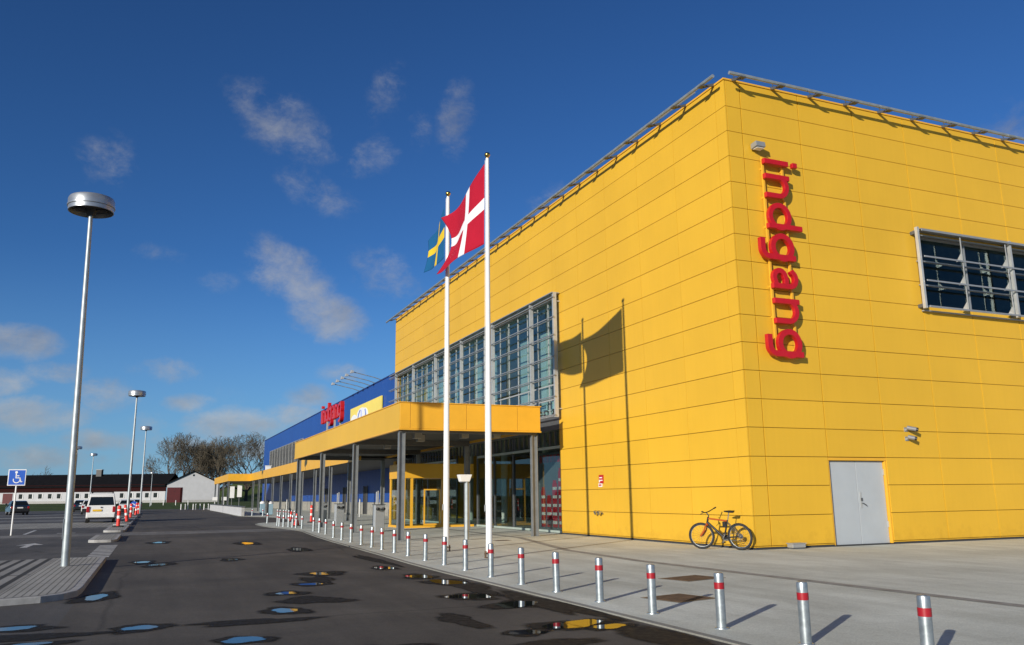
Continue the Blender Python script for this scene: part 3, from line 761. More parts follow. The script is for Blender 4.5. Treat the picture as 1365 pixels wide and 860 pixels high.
# small fittings on the walls
t = thing('wall_lamp', (14.92, CY-.02, 10.83), 'boxy grey floodlight fixed above the vertical red lettering', 'lamp')
mb = MB(t.location); mb.extrude([(14.76, CY-.30, 10.85), (14.76, CY-.05, 10.82), (14.76, CY-.05, 10.98), (14.76, CY-.28, 11.0)], (.32, 0, 0)); mb.build('housing', M['grey_alu'], t, bevel=.01)
mb = MB(t.location); mb.box(14.80, CY-.28, 10.805, 15.04, CY-.10, 10.815); mb.build('glass', M['white'], t)
mb = MB(t.location); mb.box(14.86, CY-.05, 10.86, 14.98, CY+.02, 10.95); mb.build('bracket', M['dark_steel'], t)
for k, (z, lab) in enumerate(((3.13, 'upper of the two small grey cameras right of the grey door'), (2.87, 'lower of the two small grey cameras right of the grey door'))):
    t = thing('security_camera', (19.62, CY, z), lab, 'camera', 'security cameras on the yellow wall')
    mb = MB(t.location); L = .30 if k == 0 else .2
    d = Vector((.55, -.78, -.25)).normalized()
    p = Vector((19.56, CY-.14, z+.02)); mb.tube([p-d*.06, p+d*L*.6], .06, 12); mb.build('body', M['dark_grey'], t, smooth=40)
    mb = MB(t.location); mb.tube([p+d*(L*.6+.003), p+d*(L*.6+.05)], .055, 12); mb.build('lens', M['black'], t, smooth=40)
    mb = MB(t.location); mb.bar((19.56, CY+.02, z-.02), (19.56, CY-.14, z), .05); mb.box(19.50, CY-.02, z-.07, 19.62, CY+.02, z+.05); mb.build('mount', M['grey_alu'], t)
t = thing('fire_sign', (CX-.02, 25.25, 1.70), 'small red and white fire point sign on the yellow wall between pole shadows', 'sign')
mb = MB(t.location); mb.box(CX-.03, 25.11, 1.78, CX-.006, 25.40, 2.06); mb.build('upper_plate', M['red'], t)
mb = MB(t.location); mb.box(CX-.028, 25.20, 1.66, CX-.008, 25.44, 1.775); mb.build('lower_plate', M['white'], t)
mb = MB(t.location)
mb.box(CX-.036, 25.16, 1.95, CX-.031, 25.36, 1.985); mb.box(CX-.036, 25.14, 1.86, CX-.031, 25.30, 1.895); mb.box(CX-.036, 25.32, 1.81, CX-.031, 25.38, 1.90); mb.build('white_symbol', M['white'], t)
mb = MB(t.location); mb.box(CX-.034, 25.23, 1.69, CX-.029, 25.30, 1.75); mb.box(CX-.034, 25.33, 1.69, CX-.029, 25.40, 1.75); mb.build('red_symbol', M['red'], t)
t = thing('fire_inlet', (CX-.01, 25.40, .80), 'twin metal hose inlets low on the yellow wall below the fire sign', 'hose inlet')
for y in (25.28, 25.52):
    mb = MB(t.location); mb.tube([(CX+.02, y, .82), (CX-.10, y, .82)], .05, 12); mb.tube([(CX-.10, y, .82), (CX-.16, y, .80)], .075, 12); mb.build('coupling', M['chrome'], t, smooth=40)
mb = MB(t.location); mb.box(CX-.06, 25.18, .765, CX-.004, 25.62, .78); mb.build('bracket', M['dark_steel'], t)
t = thing('cable_box', (15.2, CY-.16, 0), 'low grey metal box on the ground against the wall left of the grey door', 'box')
mb = MB(t.location); mb.box(15.0, CY-.25, .03, 15.42, CY-.03, .13); mb.build('housing', M['louvre'], t, bevel=.015)
mb = MB(t.location); mb.box(14.98, CY-.265, .132, 15.44, CY-.015, .145); mb.build('lid', M['machine'], t)
mb = MB(t.location); mb.box(15.03, CY-.22, 0, 15.39, CY-.06, .028); mb.build('foot', M['dark_steel'], t)

# chairs behind the upper window
ch = thing('cafe_chair', (15.2, 29.6, 4.36), 'white chair standing behind the upper window band', 'chair', 'chairs behind the upper window')
MB().box(-.22, -.22, .43, .22, .22, .46).build('seat', M['inner_white'], ch)
MB().box(.19, -.2, .55, .22, .2, .86).build('backrest', M['inner_white'], ch)
for sx in (-1, 1):
    for sy in (-1, 1):
        MB().bar((.2*sx, .2*sy, 0), (.18*sx, .18*sy, .43 if sx < 0 else .86), .03).build('leg', M['alu'], ch)
for i, (x, y, a) in enumerate(((14.9,31.0,40),(15.3,32.6,-30),(14.9,34.6,10),(15.2,36.4,80),(14.9,38.9,20),(15.2,40.6,-50),(15.0,43.5,0))):
    c = copy_tree(ch); c.location = (x, y, 4.36); c.rotation_euler.z = R(a)

# ================================================================ ENTRANCE VESTIBULE
OP = (10.6, 37.9, 0)
ep = thing('entrance_vestibule', OP, 'yellow framed glass entrance vestibule under the front canopy', 'vestibule')
PX0, PX1, PY0, PY1 = 10.62, CX+.08, 37.9, 40.4
mb = MB(OP); mb.box(PX0, PY0, 2.25, PX1, PY1, 2.92); mb.build('header', M['yellow_paint'], ep, bevel=.015)
mb = MB(OP); mb.box(PX0-.01, PY0-.01, .0, PX1, PY1, .10); mb.build('plinth', M['yellow_paint'], ep)
for x in (PX0+.06, 11.05, 12.55):
    MB(OP).box(x-.055, PY0+.02, .102, x+.055, PY0+.13, 2.245).build('post', M['yellow_paint'], ep)
for y in (40.28,): MB(OP).box(PX0+.01, y-.06, .102, PX0+.12, y+.06, 2.245).build('post', M['yellow_paint'], ep)
for x0, x1 in ((PX0+.13, 10.98), (11.12, 11.58), (12.62, PX1-.02)):
    mb = MB(OP); mb.box(x0, PY0+.06, .104, x1, PY0+.07, 2.243); mb.build('glass_pane', M['glass_low'], ep)
for y0, y1 in ((38.06, 40.2),):
    mb = MB(OP); mb.box(PX0+.05, y0, .104, PX0+.06, y1, 2.243); mb.build('glass_pane', M['glass_low'], ep)
# swing door leaf with yellow frame
mb = MB(OP)
x0, x1, y0 = 11.64, 12.44, PY0+.05
for a, b in ((x0, x0+.06), (x1-.06, x1)): mb.box(a, y0, .11, b, y0+.05, 1.75)
mb.box(x0+.06, y0, .11, x1-.06, y0+.05, .18); mb.box(x0+.06, y0, 1.69, x1-.06, y0+.05, 1.75)
dr = mb.build('door', M['yellow_paint'], ep)
mb = MB(OP); mb.box(x0+.061, y0+.02, .182, x1-.061, y0+.03, 1.688); mb.build('pane', M['glass_low'], dr)

# ================================================================ BLUE HALL
BX, BY0, BY1, BH = 16.7, YEND+.02, 145.0, 10.76
OB = (BX, BY0, 0)
bh = thing('blue_hall', OB, 'long low blue clad warehouse hall joined to the yellow building', 'building')
mb = MB(OB); n = 84
for k in range(n):
    y0 = BY0 + k*(BY1-BY0)/n; y1 = BY0 + (k+1)*(BY1-BY0)/n
    mb.box(BX+random.uniform(-.002,.002), y0+.008, 1.0, BX+.05, y1-.008, BH)
wb = mb.build('wall', M['blue'], bh)
mb = MB(OB); mb.box(BX+.055, BY0, .9, BX+.4, BY1, BH-.02); mb.build('wall_core', M['blue_joint'], bh)
mb = MB(OB); mb.box(BX+.41, BY1-.3, .0, 70, BY1, BH); mb.build('wall', M['blue'], bh)
mb = MB(OB); mb.box(BX-.03, BY0, 0, BX+.3, BY1, .985); mb.build('plinth', M['stone'], bh)
mb = MB(OB); mb.box(BX-.05, BY0, BH+.004, BX+.5, BY1+.02, BH+.10); mb.build('roof_edge', M['blue_joint'], bh)
mb = MB(OB); mb.box(BX+.42, BY0, BH-.4, 70, BY1-.31, BH-.2); mb.build('roof', M['roof_black'], bh)
mb = MB(OB)
for k in range(26):
    z = 4.9 + k*.14; mb.add([(BX-.10, 105, z), (BX-.02, 105, z+.10), (BX-.02, 136.6, z+.10), (BX-.10, 136.6, z)], [(0,1,2,3),(3,2,1,0)])
mb.box(BX-.018, 105, 4.9, BX-.006, 136.6, 8.54)
for k in range(12): mb.box(BX-.12, 105+k*2.86, 4.85, BX-.02, 105.07+k*2.86, 8.56)
mb.box(BX-.12, 105, 8.55, BX-.006, 136.6, 8.62)
mb.build('louvre_panel', M['louvre'], bh)
for y in (58.5, 70.5, 79.0, 88.0):
    mb = MB(OB); mb.box(BX-.05, y, .02, BX-.035, y+1.2, 2.3); d_ = mb.build('door', M['dark_inside'], bh)
    mb = MB(OB); mb.box(BX-.10, y-.08, .02, BX-.036, y-.002, 2.36); mb.box(BX-.10, y+1.202, .02, BX-.036, y+1.28, 2.36); mb.build('frame', M['dark_steel'], d_)

# poster board on the blue wall
t = thing('billboard', (BX, 71.7, 7.4), 'pale yellow billboard with white rounded shapes on the blue wall', 'billboard')
mb = MB(t.location); mb.box(BX-.16, 65.9, 7.3, BX-.06, 77.55, 9.46); mb.build('panel', M['poster_yellow'], t)
mb = MB(t.location)
def oval(mb, y, z, a, b, x0, x1, n=24):
    mb.extrude([(x0, y+a*math.cos(2*math.pi*k/n), z+b*math.sin(2*math.pi*k/n)) for k in range(n)], (x1-x0, 0, 0))
oval(mb, 75.9, 8.05, 1.55, .75, BX-.182, BX-.161); mb.build('white_shape', M['white'], t); mb = MB(t.location); oval(mb, 72.9, 8.55, 1.8, .62, BX-.19, BX-.161); oval(mb, 71.6, 8.35, 1.2, .7, BX-.187, BX-.161)
mb.build('white_shape', M['white'], t)
mb = MB(t.location)
mb.tube([(BX-.195, 74.2, 8.2), (BX-.195, 73.8, 8.7), (BX-.195, 73.3, 9.0)], .05, 6); mb.build('blue_line', M['sign_blue'], t); mb = MB(t.location); mb.tube([(BX-.195, 71.4, 8.9), (BX-.195, 71.1, 8.5), (BX-.195, 71.4, 8.2), (BX-.195, 71.9, 8.15)], .05, 6); mb.build('blue_line', M['sign_blue'], t); mb = MB(t.location)
mb.tube([(BX-.195, 72.9, 8.95), (BX-.195, 72.8, 8.4), (BX-.195, 73.0, 8.1)], .05, 6)
mb.build('blue_line', M['sign_blue'], t)
# floodlight arms reaching out from the blue roof
for i, (y, lab) in enumerate(((75.6,'leftmost'),(73.6,'second from left'),(71.5,'middle'),(69.7,'second from right'),(67.6,'rightmost'))):
    t = thing('floodlight_arm', (BX, y, 11.0), f'{lab} thin floodlight arm reaching out from the blue roof', 'floodlight', 'floodlight arms on the blue hall')
    mb = MB(t.location); mb.tube([(BX+.3, y, 10.95), (BX-.4, y, 11.16), (14.55, y, 11.52)], .035, 8); mb.build('arm', M['pole_steel'], t, smooth=40)
    mb = MB(t.location); mb.extrude([(14.30, y-.16, 11.40), (14.58, y-.16, 11.46), (14.60, y-.16, 11.60), (14.36, y-.16, 11.66)], (0, .32, 0)); mb.build('lamp_head', M['alu'], t, bevel=.01)

# ================================================================ CANOPIES
OC = (7.45, 27.1, 0)
CX0, CX1, CY0, CY1, CZ0, CZ1 = 7.45, 12.62, 27.1, 49.8, 3.645, 4.50
ec = thing('entrance_canopy', OC, 'flat yellow edged canopy on steel columns over the store entrance', 'canopy')
mb = MB(OC)
for a, b in ((CX0, CX0+.36), (CX0+.36, CX0+2.36), (CX0+2.36, CX0+4.28), (CX0+4.28, CX1)): mb.box(a+.006, CY0, CZ0, b-.006, CY0+.05, CZ1)
mb.build('fascia', M['yellow_paint'], ec, bevel=.006)
mb = MB(OC)
k = 0; y = CY0+.052
while y < CY1-.1:
    y2 = min(y+3.14, CY1); mb.box(CX0, y+.004, CZ0, CX0+.05, y2-.004, CZ1); y = y2
mb.build('fascia', M['yellow'], ec)
mb = MB(OC); mb.box(CX1-.05, CY0+.052, CZ0, CX1, CY1, CZ1); mb.box(CX0+.052, CY1-.05, CZ0, CX1-.052, CY1, CZ1); mb.build('fascia', M['yellow_paint'], ec)
mb = MB(OC)
mb.box(CX0-.02, CY0-.02, CZ0-.05, CX0+.10, CY1+.02, CZ0-.004); mb.box(CX0+.102, CY0-.02, CZ0-.05, CX1+.02, CY0+.10, CZ0-.004)
mb.box(CX0-.03, CY0-.03, CZ1+.004, CX0+.10, CY1+.02, CZ1+.035); mb.box(CX0+.102, CY0-.03, CZ1+.004, CX1+.03, CY0+.10, CZ1+.035)
mb.build('edge_trim', M['yellow_paint'], ec)
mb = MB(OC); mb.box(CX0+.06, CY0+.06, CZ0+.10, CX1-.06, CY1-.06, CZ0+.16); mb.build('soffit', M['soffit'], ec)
mb = MB(OC); mb.box(CX0+.06, CY0+.06, CZ1-.14, CX1-.06, CY1-.06, CZ1-.04); mb.build('roof', M['roof_black'], ec)
mb = MB(OC)
for y in (27.4, 34.4, 41.7, 49.0): MB(OC).box(CX0+.06, y-.08, CZ0-.12, CX1-.06, y+.08, CZ0+.098).build('beam', M['dark_steel'], ec)
for x, y in ((8.8, 29.6), (10.4, 29.0), (11.5, 28.6), (9.4, 31.2), (9.4, 36.2), (9.4, 43.2)):
    MB(OC).box(x-.14, y-.14, CZ0-.16, x+.14, y+.14, CZ0+.095).build('ceiling_lamp', M['grey_alu'], ec)
def h_column(mb, x, y, z1, w=.17, d=.22, z0=0):
    mb.box(x-d/2, y-w/2, z0+.012, x-d/2+.024, y+w/2, z1); mb.box(x+d/2-.024, y-w/2, z0+.012, x+d/2, y+w/2, z1)
    mb.box(x-d/2+.0245, y-.011, z0+.012, x+d/2-.0245, y+.011, z1); mb.box(x-.16, y-.16, z0, x+.16, y+.16, z0+.012)
for x in (7.60, 12.48):
    for y in (27.4, 34.4, 41.7, 49.0):
        mb = MB(OC); h_column(mb, x, y, CZ0-.122); mb.build('column', M['column_steel'], ec)

OW = (11.0, 48.5, 0)
wc = thing('walkway_canopy', OW, 'long lower yellow edged canopy beside the blue hall, kinked at its far end', 'canopy')
WX, WZ0, WZ1_ = 11.0, 3.52, 4.40
for a, b in (((WX, 48.5), (WX, 109)), ((WX, 109), (8.45, 109)), ((8.45, 109), (8.45, 134))):
    mb = MB(OW); L = math.hypot(b[0]-a[0], b[1]-a[1]); n = max(1, round(L/3.1)); dx, dy = (b[0]-a[0])/L, (b[1]-a[1])/L
    for k in range(n):
        p = Vector((a[0]+dx*L*k/n, a[1]+dy*L*k/n, 0)); q = Vector((a[0]+dx*L*(k+1)/n, a[1]+dy*L*(k+1)/n, 0))
        nrm = Vector((dy, -dx, 0))*.05; p += Vector((dx,dy,0))*.005; q -= Vector((dx,dy,0))*.005
        mb.extrude([(p.x,p.y,WZ0),(q.x,q.y,WZ0),(q.x+nrm.x,q.y+nrm.y,WZ0),(p.x+nrm.x,p.y+nrm.y,WZ0)], (0,0,WZ1_-WZ0))
    mb.build('fascia', M['yellow_paint'], wc, fix=True)
mb = MB(OW)
mb.box(WX+.055, 48.5, WZ1_-.25, BX-.03, 109, WZ1_-.08); mb.box(8.5, 109.055, WZ1_-.25, BX-.03, 134, WZ1_-.08); mb.build('roof', M['roof_black'], wc)
mb = MB(OW); mb.box(WX+.055, 48.5, WZ0+.08, BX-.03, 109, WZ0+.14); mb.box(8.5, 109.055, WZ0+.08, BX-.03, 134, WZ0+.14); mb.build('soffit', M['soffit'], wc)
for y in [52, 58, 64, 70, 76, 82, 88, 94, 100, 106]:
    mb = MB(OW); h_column(mb, WX+.14, y, WZ0+.078, .16, .2); mb.build('column', M['column_steel'], wc)
for y in [110, 118, 126, 133]:
    mb = MB(OW); h_column(mb, 8.6, y, WZ0+.078, .16, .2, max(0, terr(8.6, y)-.12)); mb.build('column', M['column_steel'], wc)

# red lettering standing on the entrance canopy
os_ = (8.3, 43.4, CZ1)
rs = thing('roof_sign', os_, 'red lettering reading indgang standing on the yellow canopy roof', 'sign')
letters(rs, os_, [u*.93 for u in starts], lambda u, v, d: (8.2+d, 46.0-u, 5.32+v*.84), depth=.18)
for y in (44.8, 42.8, 41.4):
    MB(os_).box(8.30, y-.05, CZ1-.04, 8.38, y+.05, 5.45).build('leg', M['alu'], rs)
mb = MB(os_); mb.box(8.395, 40.95, 5.45, 8.44, 46.0, 5.51); mb.box(8.395, 40.95, 5.85, 8.44, 46.0, 5.91); mb.build('mounting_rail', M['red'], rs)
t = thing('roof_vent', (12.4, 104, WZ1_), 'small white vent box on the far walkway canopy roof', 'vent')
MB((12.4,104,WZ1_)).box(12.2, 103.5, WZ1_-.07, 12.8, 104.1, WZ1_+.75).build('housing', M['white'], t, bevel=.02)
MB((12.4,104,WZ1_)).box(12.15, 103.45, WZ1_+.753, 12.85, 104.15, WZ1_+.82).build('cap', M['white'], t)
# ================================================================ FLAGPOLES AND FLAGS
def flagpole(x, y, h, label):
    t = thing('flagpole', (x, y, 0), label, 'flagpole', 'white flagpoles on the plaza')
    MB().tube([(0,0,.14), (0,0,2), (0,0,h)], [.078, .074, .042], 14).build('pole', M['white'], t, smooth=40)
    MB().lathe([(.0,h+.005),(.03,h+.005),(.03,h+.03),(.062,h+.06),(.075,h+.10),(.06,h+.145),(.0,h+.165)], 14).build('finial', M['gold'], t, smooth=60)
    mb = MB(); mb.box(-.09,-.09,0,.09,.09,.015); mb.box(-.10,-.04,.016,-.085,.04,.16); mb.box(.085,-.04,.016,.10,.04,.16); mb.tube([(-.12,0,.10),(.12,0,.10)], .014, 8)
    mb.build('base_hinge', M['rust'], t)
    MB().tube([(-.075,.02,1.1), (-.070,.03,h*.5), (-.05,.02,h-.05)], .006, 5).build('halyard', M['white'], t)
    MB().box(-.10,-.02,1.05,-.076,.04,1.2).build('cleat', M['alu'], t)
    return t
flagpole(7.25, 18.49, 9.80, 'nearer white flagpole with gold ball, flying the red and white flag')
flagpole(7.16, 21.33, 9.74, 'farther white flagpole with gold ball, flying the blue and yellow flag')

def flag(name, label, hoist_top, hoist_bot, edge, mats, ucross, vcross, nu=42, nv=30):
    """edge(u, v) -> offset of the cloth from the straight hoist; u runs out along the fly."""
    us = sorted(set([i/nu for i in range(nu+1)] + list(ucross))); vs = sorted(set([i/nv for i in range(nv+1)] + list(vcross)))
    org = Vector(hoist_bot); mb = MB(org)
    T, Bt = Vector(hoist_top), Vector(hoist_bot)
    for u in us:
        for v in vs: mb.v.append(tuple(Bt.lerp(T, v) + Vector(edge(u, v))))
    n = len(vs)
    for i in range(len(us)-1):
        for j in range(n-1):
            um, vm = (us[i]+us[i+1])/2, (vs[j]+vs[j+1])/2
            cr = ucross[0] < um < ucross[1] or vcross[0] < vm < vcross[1]
            mb.f.append([i*n+j, i*n+j+1, (i+1)*n+j+1, (i+1)*n+j]); mb.m.append(1 if cr else 0)
    o = mb.build(name, mats, smooth=180)
    s = o.modifiers.new('cloth', 'SOLIDIFY'); s.thickness = .004
    return tag(o, label, 'flag')
def dk(u, v):
    y = 2.95*u - .42*u*u*math.sin(v*math.pi)
    x = (-.46+.34*v)*u - .13*math.sin(5.2*u+1.6*v-.3)*u + .22*u*u*math.sin(v*math.pi*1.0+.2)
    z = .15*u*(1-v) -.08*u*v -(.30*u + 1.15*u*(1-u)*v*.55 + .48*u*u*v*.4 - .10*u*u*(1-v)) + .12*u*math.sin(6*u+1.2*v)*.5
    return (x, y, z)
flag('flag', 'red flag with white cross blowing from the nearer white flagpole', (7.20, 18.56, 9.68), (7.18, 18.57, 7.55), dk, [M['flag_red'], M['flag_white']], (12/37+.0, 16/37+.0), (12/28, 16/28))
def se(u, v):
    y = 2.45*u - .25*u*u*math.sin(v*math.pi)
    x = (.17+.20*v)*u - .09*math.sin(6.4*u+1.2*v)*u - .03
    z = .16*u*(1-v) - .30*u*v - .05*math.sin(5*u)
    return (x, y, z)
flag('flag', 'blue flag with yellow cross blowing from the farther white flagpole', (7.11, 21.40, 9.45), (7.10, 21.40, 7.95), se, [M['flag_blue'], M['flag_yellow']], (5/16, 7/16), (4/10, 6/10))

# ================================================================ BOLLARDS
def make_bollard():
    t = thing('bollard', (0, 0, 0), 'x', 'bollard', 'steel bollards with red bands along the plaza kerb')
    mb = MB(); mb.lathe([(.0,0),(.075,0),(.072,.012),(.052,.016),(.052,.405)], 16); mb.lathe([(.052,.47),(.052,.553),(.047,.566),(.03,.573),(0,.575)], 16)
    mb.build('post', M['steel'], t, smooth=35)
    MB().lathe([(.0,.404),(.0545,.404),(.0545,.471),(.0,.471)], 16).build('red_band', M['red_band'], t, smooth=35)
    return t
NEAR = [(5.86,5.25),(5.77,6.55),(5.65,7.68),(5.62,8.98),(5.62,10.28),(5.62,11.6),(5.60,12.85),(5.62,14.25),(5.69,15.77),(5.73,17.19),(5.76,18.62),(5.82,20.23),(5.85,21.6),
        (5.88,23.0),(5.91,24.3),(5.95,25.8),(5.98,27.4),(6.0,28.95),(6.1,30.85),(6.39,33.9),(6.46,35.7),(6.5,37.3)]
proto = make_bollard(); first = True
def place_bollard(x, y, label, group=None):
    global first
    o = proto if first else copy_tree(proto); first = False
    o.location = (x, y, 0); o['label'] = label
    o.rotation_euler = (R(random.uniform(-1.1, 1.1)), R(random.uniform(-1.1, 1.1)), random.uniform(0, 6))
    if group: o['group'] = group
    return o
HINT = {0:'cut off below', 2:'below the bicycle', 7:'before the nearer flagpole', 9:'before the farther flagpole'}
for i, (x, y) in enumerate(NEAR):
    place_bollard(x, y, f'red banded steel bollard, {ORD[i]} along the kerb from the foreground' + (', ' + HINT[i] if i in HINT else ''))
for i, (x, y) in enumerate([(6.59,40.9),(6.47,41.9),(6.45,42.9),(6.38,43.7),(6.2,44.2),(6.12,45.1),(6.19,46.4)]):
    place_bollard(x, y, f'red banded bollard, {ORD[i]} from the right in the cluster at the canopy end', 'bollards bunched at the far canopy corner')
place_bollard(6.24, 51.06, 'red banded bollard standing alone on the plaza nose beyond the cluster', 'bollards bunched at the far canopy corner')
for i, (x, y) in enumerate([(8.9,66.8),(8.9,65.4),(8.95,63.9),(8.95,62.6),(8.95,61.3),(8.95,60.1),(8.95,58.9),(8.9,57.6)]):
    place_bollard(x, y, f'small banded bollard, {ORD[i]} from the left in the row across the road inlet', 'bollards along the road inlet')
place_bollard(8.35, 71.4, 'small banded bollard left of the road inlet, nearer of two', 'bollards along the road inlet')
place_bollard(7.75, 73.6, 'small banded bollard left of the road inlet, beside the low pale wall', 'bollards along the road inlet')

# pale posts far across the asphalt
wp = thing('pale_post', (0, 0, 0), 'x', 'post', 'pale posts at the far road end')
MB().tube([(0,0,0),(0,0,.82)], .06, 8).build('post', M['white'], wp, smooth=40); MB().tube([(0,0,.825),(0,0,.90)], .065, 8).build('cap', M['alu'], wp, smooth=40)
FAR = [(3.8+.46*i + .1*(i % 2), 126.2-.75*i + 1.1*(i % 3)) for i in range(8)]
for i, (x, y) in enumerate(FAR):
    o = wp if i == 0 else copy_tree(wp); o.location = (x, y, terr(x, y)-.12); o['label'] = f'pale slim post, {ORD[i]} from the left before the white gable'
for i in range(7):
    x, y = -6.2+2.05*i, 172-1.2*i; o = copy_tree(wp); o.location = (x, y, terr(x, y)-.12); o['group'] = 'pale posts along the lawn'; o['label'] = f'pale slim post on the lawn, {ORD[i]} from the left before the long farmhouse'

# low pale wall of upright slabs
t = thing('low_wall', (6.9, 76, 0), 'low pale wall of upright slabs beside the far walkway', 'wall')
mb = MB(t.location); mb.box(6.95, 73.8, 0, 7.15, 115, .70); mb.build('core', M['concrete'], t)
mb = MB(t.location)
for k in range(26): mb.box(6.88, 73.8+k*1.58, 0, 6.946, 75.2+k*1.58, .68)
mb.build('slab', M['white_render'], t)
mb = MB(t.location); mb.box(6.86, 73.7, .703, 7.2, 115.1, .78); mb.build('coping', M['dark_steel'], t)

# ================================================================ LAMPS
def lamp_post(x, y, z, h, label, s=1):
    t = thing('lamp_post', (x, y, z), label, 'lamp post', 'saucer lamp posts of the car park')
    MB().tube([(0,0,0), (0,0,h*.33), (0,0,h-.2)], [.082, .070, .043], 16).build('pole', M['pole_steel'], t, smooth=40)
    mb = MB(); mb.lathe([(0,h+.20),(.26,h+.20),(.45,h+.16),(.475,h+.11),(.475,h-.01),(.487,h-.015),(.487,h-.05),(.465,h-.06),(.465,h-.15),(.45,h-.155),(.44,h-.03),(.10,h+.0)], 40)
    hd = mb.build('lamp_head', M['lamp_steel'], t, smooth=35)
    mb = MB(); mb.lathe([(.06,h-.24),(.09,h-.20),(.12,h-.10),(.43,h-.05)], 30); mb.box(-.32,-.10,h-.12,-.12,.10,h-.066); mb.box(.12,-.10,h-.12,.32,.10,h-.066)
    mb.build('reflector', M['dark_inside'], hd, smooth=35)
    MB().box(-.092,-.05,.55,-.078,.05,.95).build('hatch', M['lamp_steel'], t)
    return t
lp = lamp_post(-1.545, 19.94, .08, 7.78, 'tall saucer lamp post on the near striped traffic island')
lp.rotation_euler = (0, R(-1.15), 0)
for x, y, z, lab in ((-1.34,58.6,.08,'saucer lamp post rising just right of the white van'),(-.95,87.4,.08,'saucer lamp post beyond the far red delineators'),
                     (-8.5,141,.1,'small distant saucer lamp above the long black roof near the chimney'),(-9.2,121,.0,'small distant saucer lamp half hidden by the nearest lamp pole'),(-.2,158,.3,'smallest distant lamp post in front of the farmhouse')):
    c = copy_tree(lp); c.location = (x, y, z); c.rotation_euler = (0, 0, 0); c['label'] = lab
    c.scale = (.8, .8, .72) if y > 150 else (1.1, 1.1, 1.03)
t = thing('path_light', (9.55, 26.36, 0), 'short steel path light with a flared white head between the two flagpoles', 'lamp')
MB().tube([(0,0,0),(0,0,1.80),(-.02,0,1.93)], .075, 14).build('post', M['pole_steel'], t, smooth=40)
mb = MB(); mb.add([(-.30,-.15,2.10),(.14,-.15,2.10),(.14,.15,2.10),(-.30,.15,2.10),(-.24,-.11,1.87),(.075,-.09,1.87),(.075,.09,1.87),(-.24,.11,1.87)], [(0,1,2,3),(7,6,5,4),(0,4,5,1),(1,5,6,2),(2,6,7,3),(3,7,4,0)])
mb.build('head', M['white'], t, bevel=.012, fix=True)
MB().box(-.22,-.09,1.84,-.09,.09,1.868).build('lens', M['dark_steel'], t)
MB().box(-.1,-.1,0,.1,.1,.015).build('base_plate', M['steel'], t)

# ================================================================ CABINETS, BINS, POSTS UNDER THE CANOPY
cb = thing('gate_cabinet', (8.75, 34.9, 0), 'x', 'cabinet', 'grey cabinets with black knobs under the canopy')
MB().box(-.13,-.22,0,.13,.22,1.08).build('body', M['machine'], cb, bevel=.02)
MB().box(-.15,-.24,1.083,.15,.24,1.11).build('lid', M['dark_steel'], cb)
for sy in (-1, 1):
    MB().lathe([(0,-.06),(.06,-.05),(.08,0),(.06,.05),(0,.06)], 12, (-.19, .13*sy, .92)).build('knob', M['black'], cb, smooth=60)
MB().tube([(-.08,.15,1.11),(-.08,.15,1.62)], .03, 8).build('rod', M['alu'], cb, smooth=40); MB().tube([(.08,.0,1.11),(.08,.0,1.66)], .03, 8).build('rod', M['alu'], cb, smooth=40)
for i, (x, y, rz, lab) in enumerate(((8.75,34.9,0,'grey cabinet with black knobs nearest the yellow vestibule'),(8.75,43.0,0,'grey cabinet with black knobs beside the middle canopy column'),(9.4,51.0,0,'grey cabinet with black knobs at the far canopy end'))):
    o = cb if i == 0 else copy_tree(cb); o.location = (x, y, 0); o.rotation_euler.z = R(90+12+rz); o['label'] = lab
lb = thing('litter_bin', (0, 0, 0), 'x', 'bin', 'blue grey bins on the far walkway')
MB().box(-.28,-.28,.05,.28,.28,1.1).build('body', M['machine_blue'], lb, bevel=.04); MB().lathe([(0,1.11),(.34,1.11),(.34,1.2),(.2,1.34),(0,1.36)], 14).build('lid', M['white'], lb, smooth=40); MB().box(-.24,-.24,0,.24,.24,.048).build('foot', M['black'], lb)
for i, (x, y, lab) in enumerate(((9.3,80,'blue grey bin with white lid, left one on the far walkway'),(9.3,74.5,'blue grey bin with white lid, right one on the far walkway'))):
    o = lb if i == 0 else copy_tree(lb); o.location = (x, y, 0); o['label'] = lab; o.scale = (.75, .75, .85)
sp_ = thing('slim_post', (0, 0, 0), 'x', 'post', 'slim grey posts along the walkway')
MB().tube([(0,0,0),(0,0,1.25)], .055, 10).build('post', M['alu'], sp_, smooth=40); MB().tube([(0,0,1.253),(0,0,1.32)], .06, 10).build('cap', M['dark_steel'], sp_, smooth=40)
for i, (x, y) in enumerate(((13.9,72),(14.6,80),(14.0,61.5),(14.4,57),(12.6,88),(13.1,96),(13.6,51))):
    o = sp_ if i == 0 else copy_tree(sp_); o.location = (x, y, 0); o['label'] = f'slim grey post near the blue wall plinth, {ORD[sorted([51,57,61.5,72,80,88,96]).index(y)]} from the entrance'
t = thing('black_post', (6.75, 54.5, 0), 'slim black post standing behind the lone bollard on the plaza nose', 'post')
t.location = (7.2, 61.5, -.04) if False else (6.35, 52.4, 0)
t.location = (6.32, 51.9, 0)
MB().tube([(0,0,0),(0,0,1.15)], .07, 10).build('post', M['black'], t, smooth=40); MB().lathe([(0,1.153),(.11,1.153),(.11,1.26),(0,1.3)], 10).build('cap', M['black'], t, smooth=40)
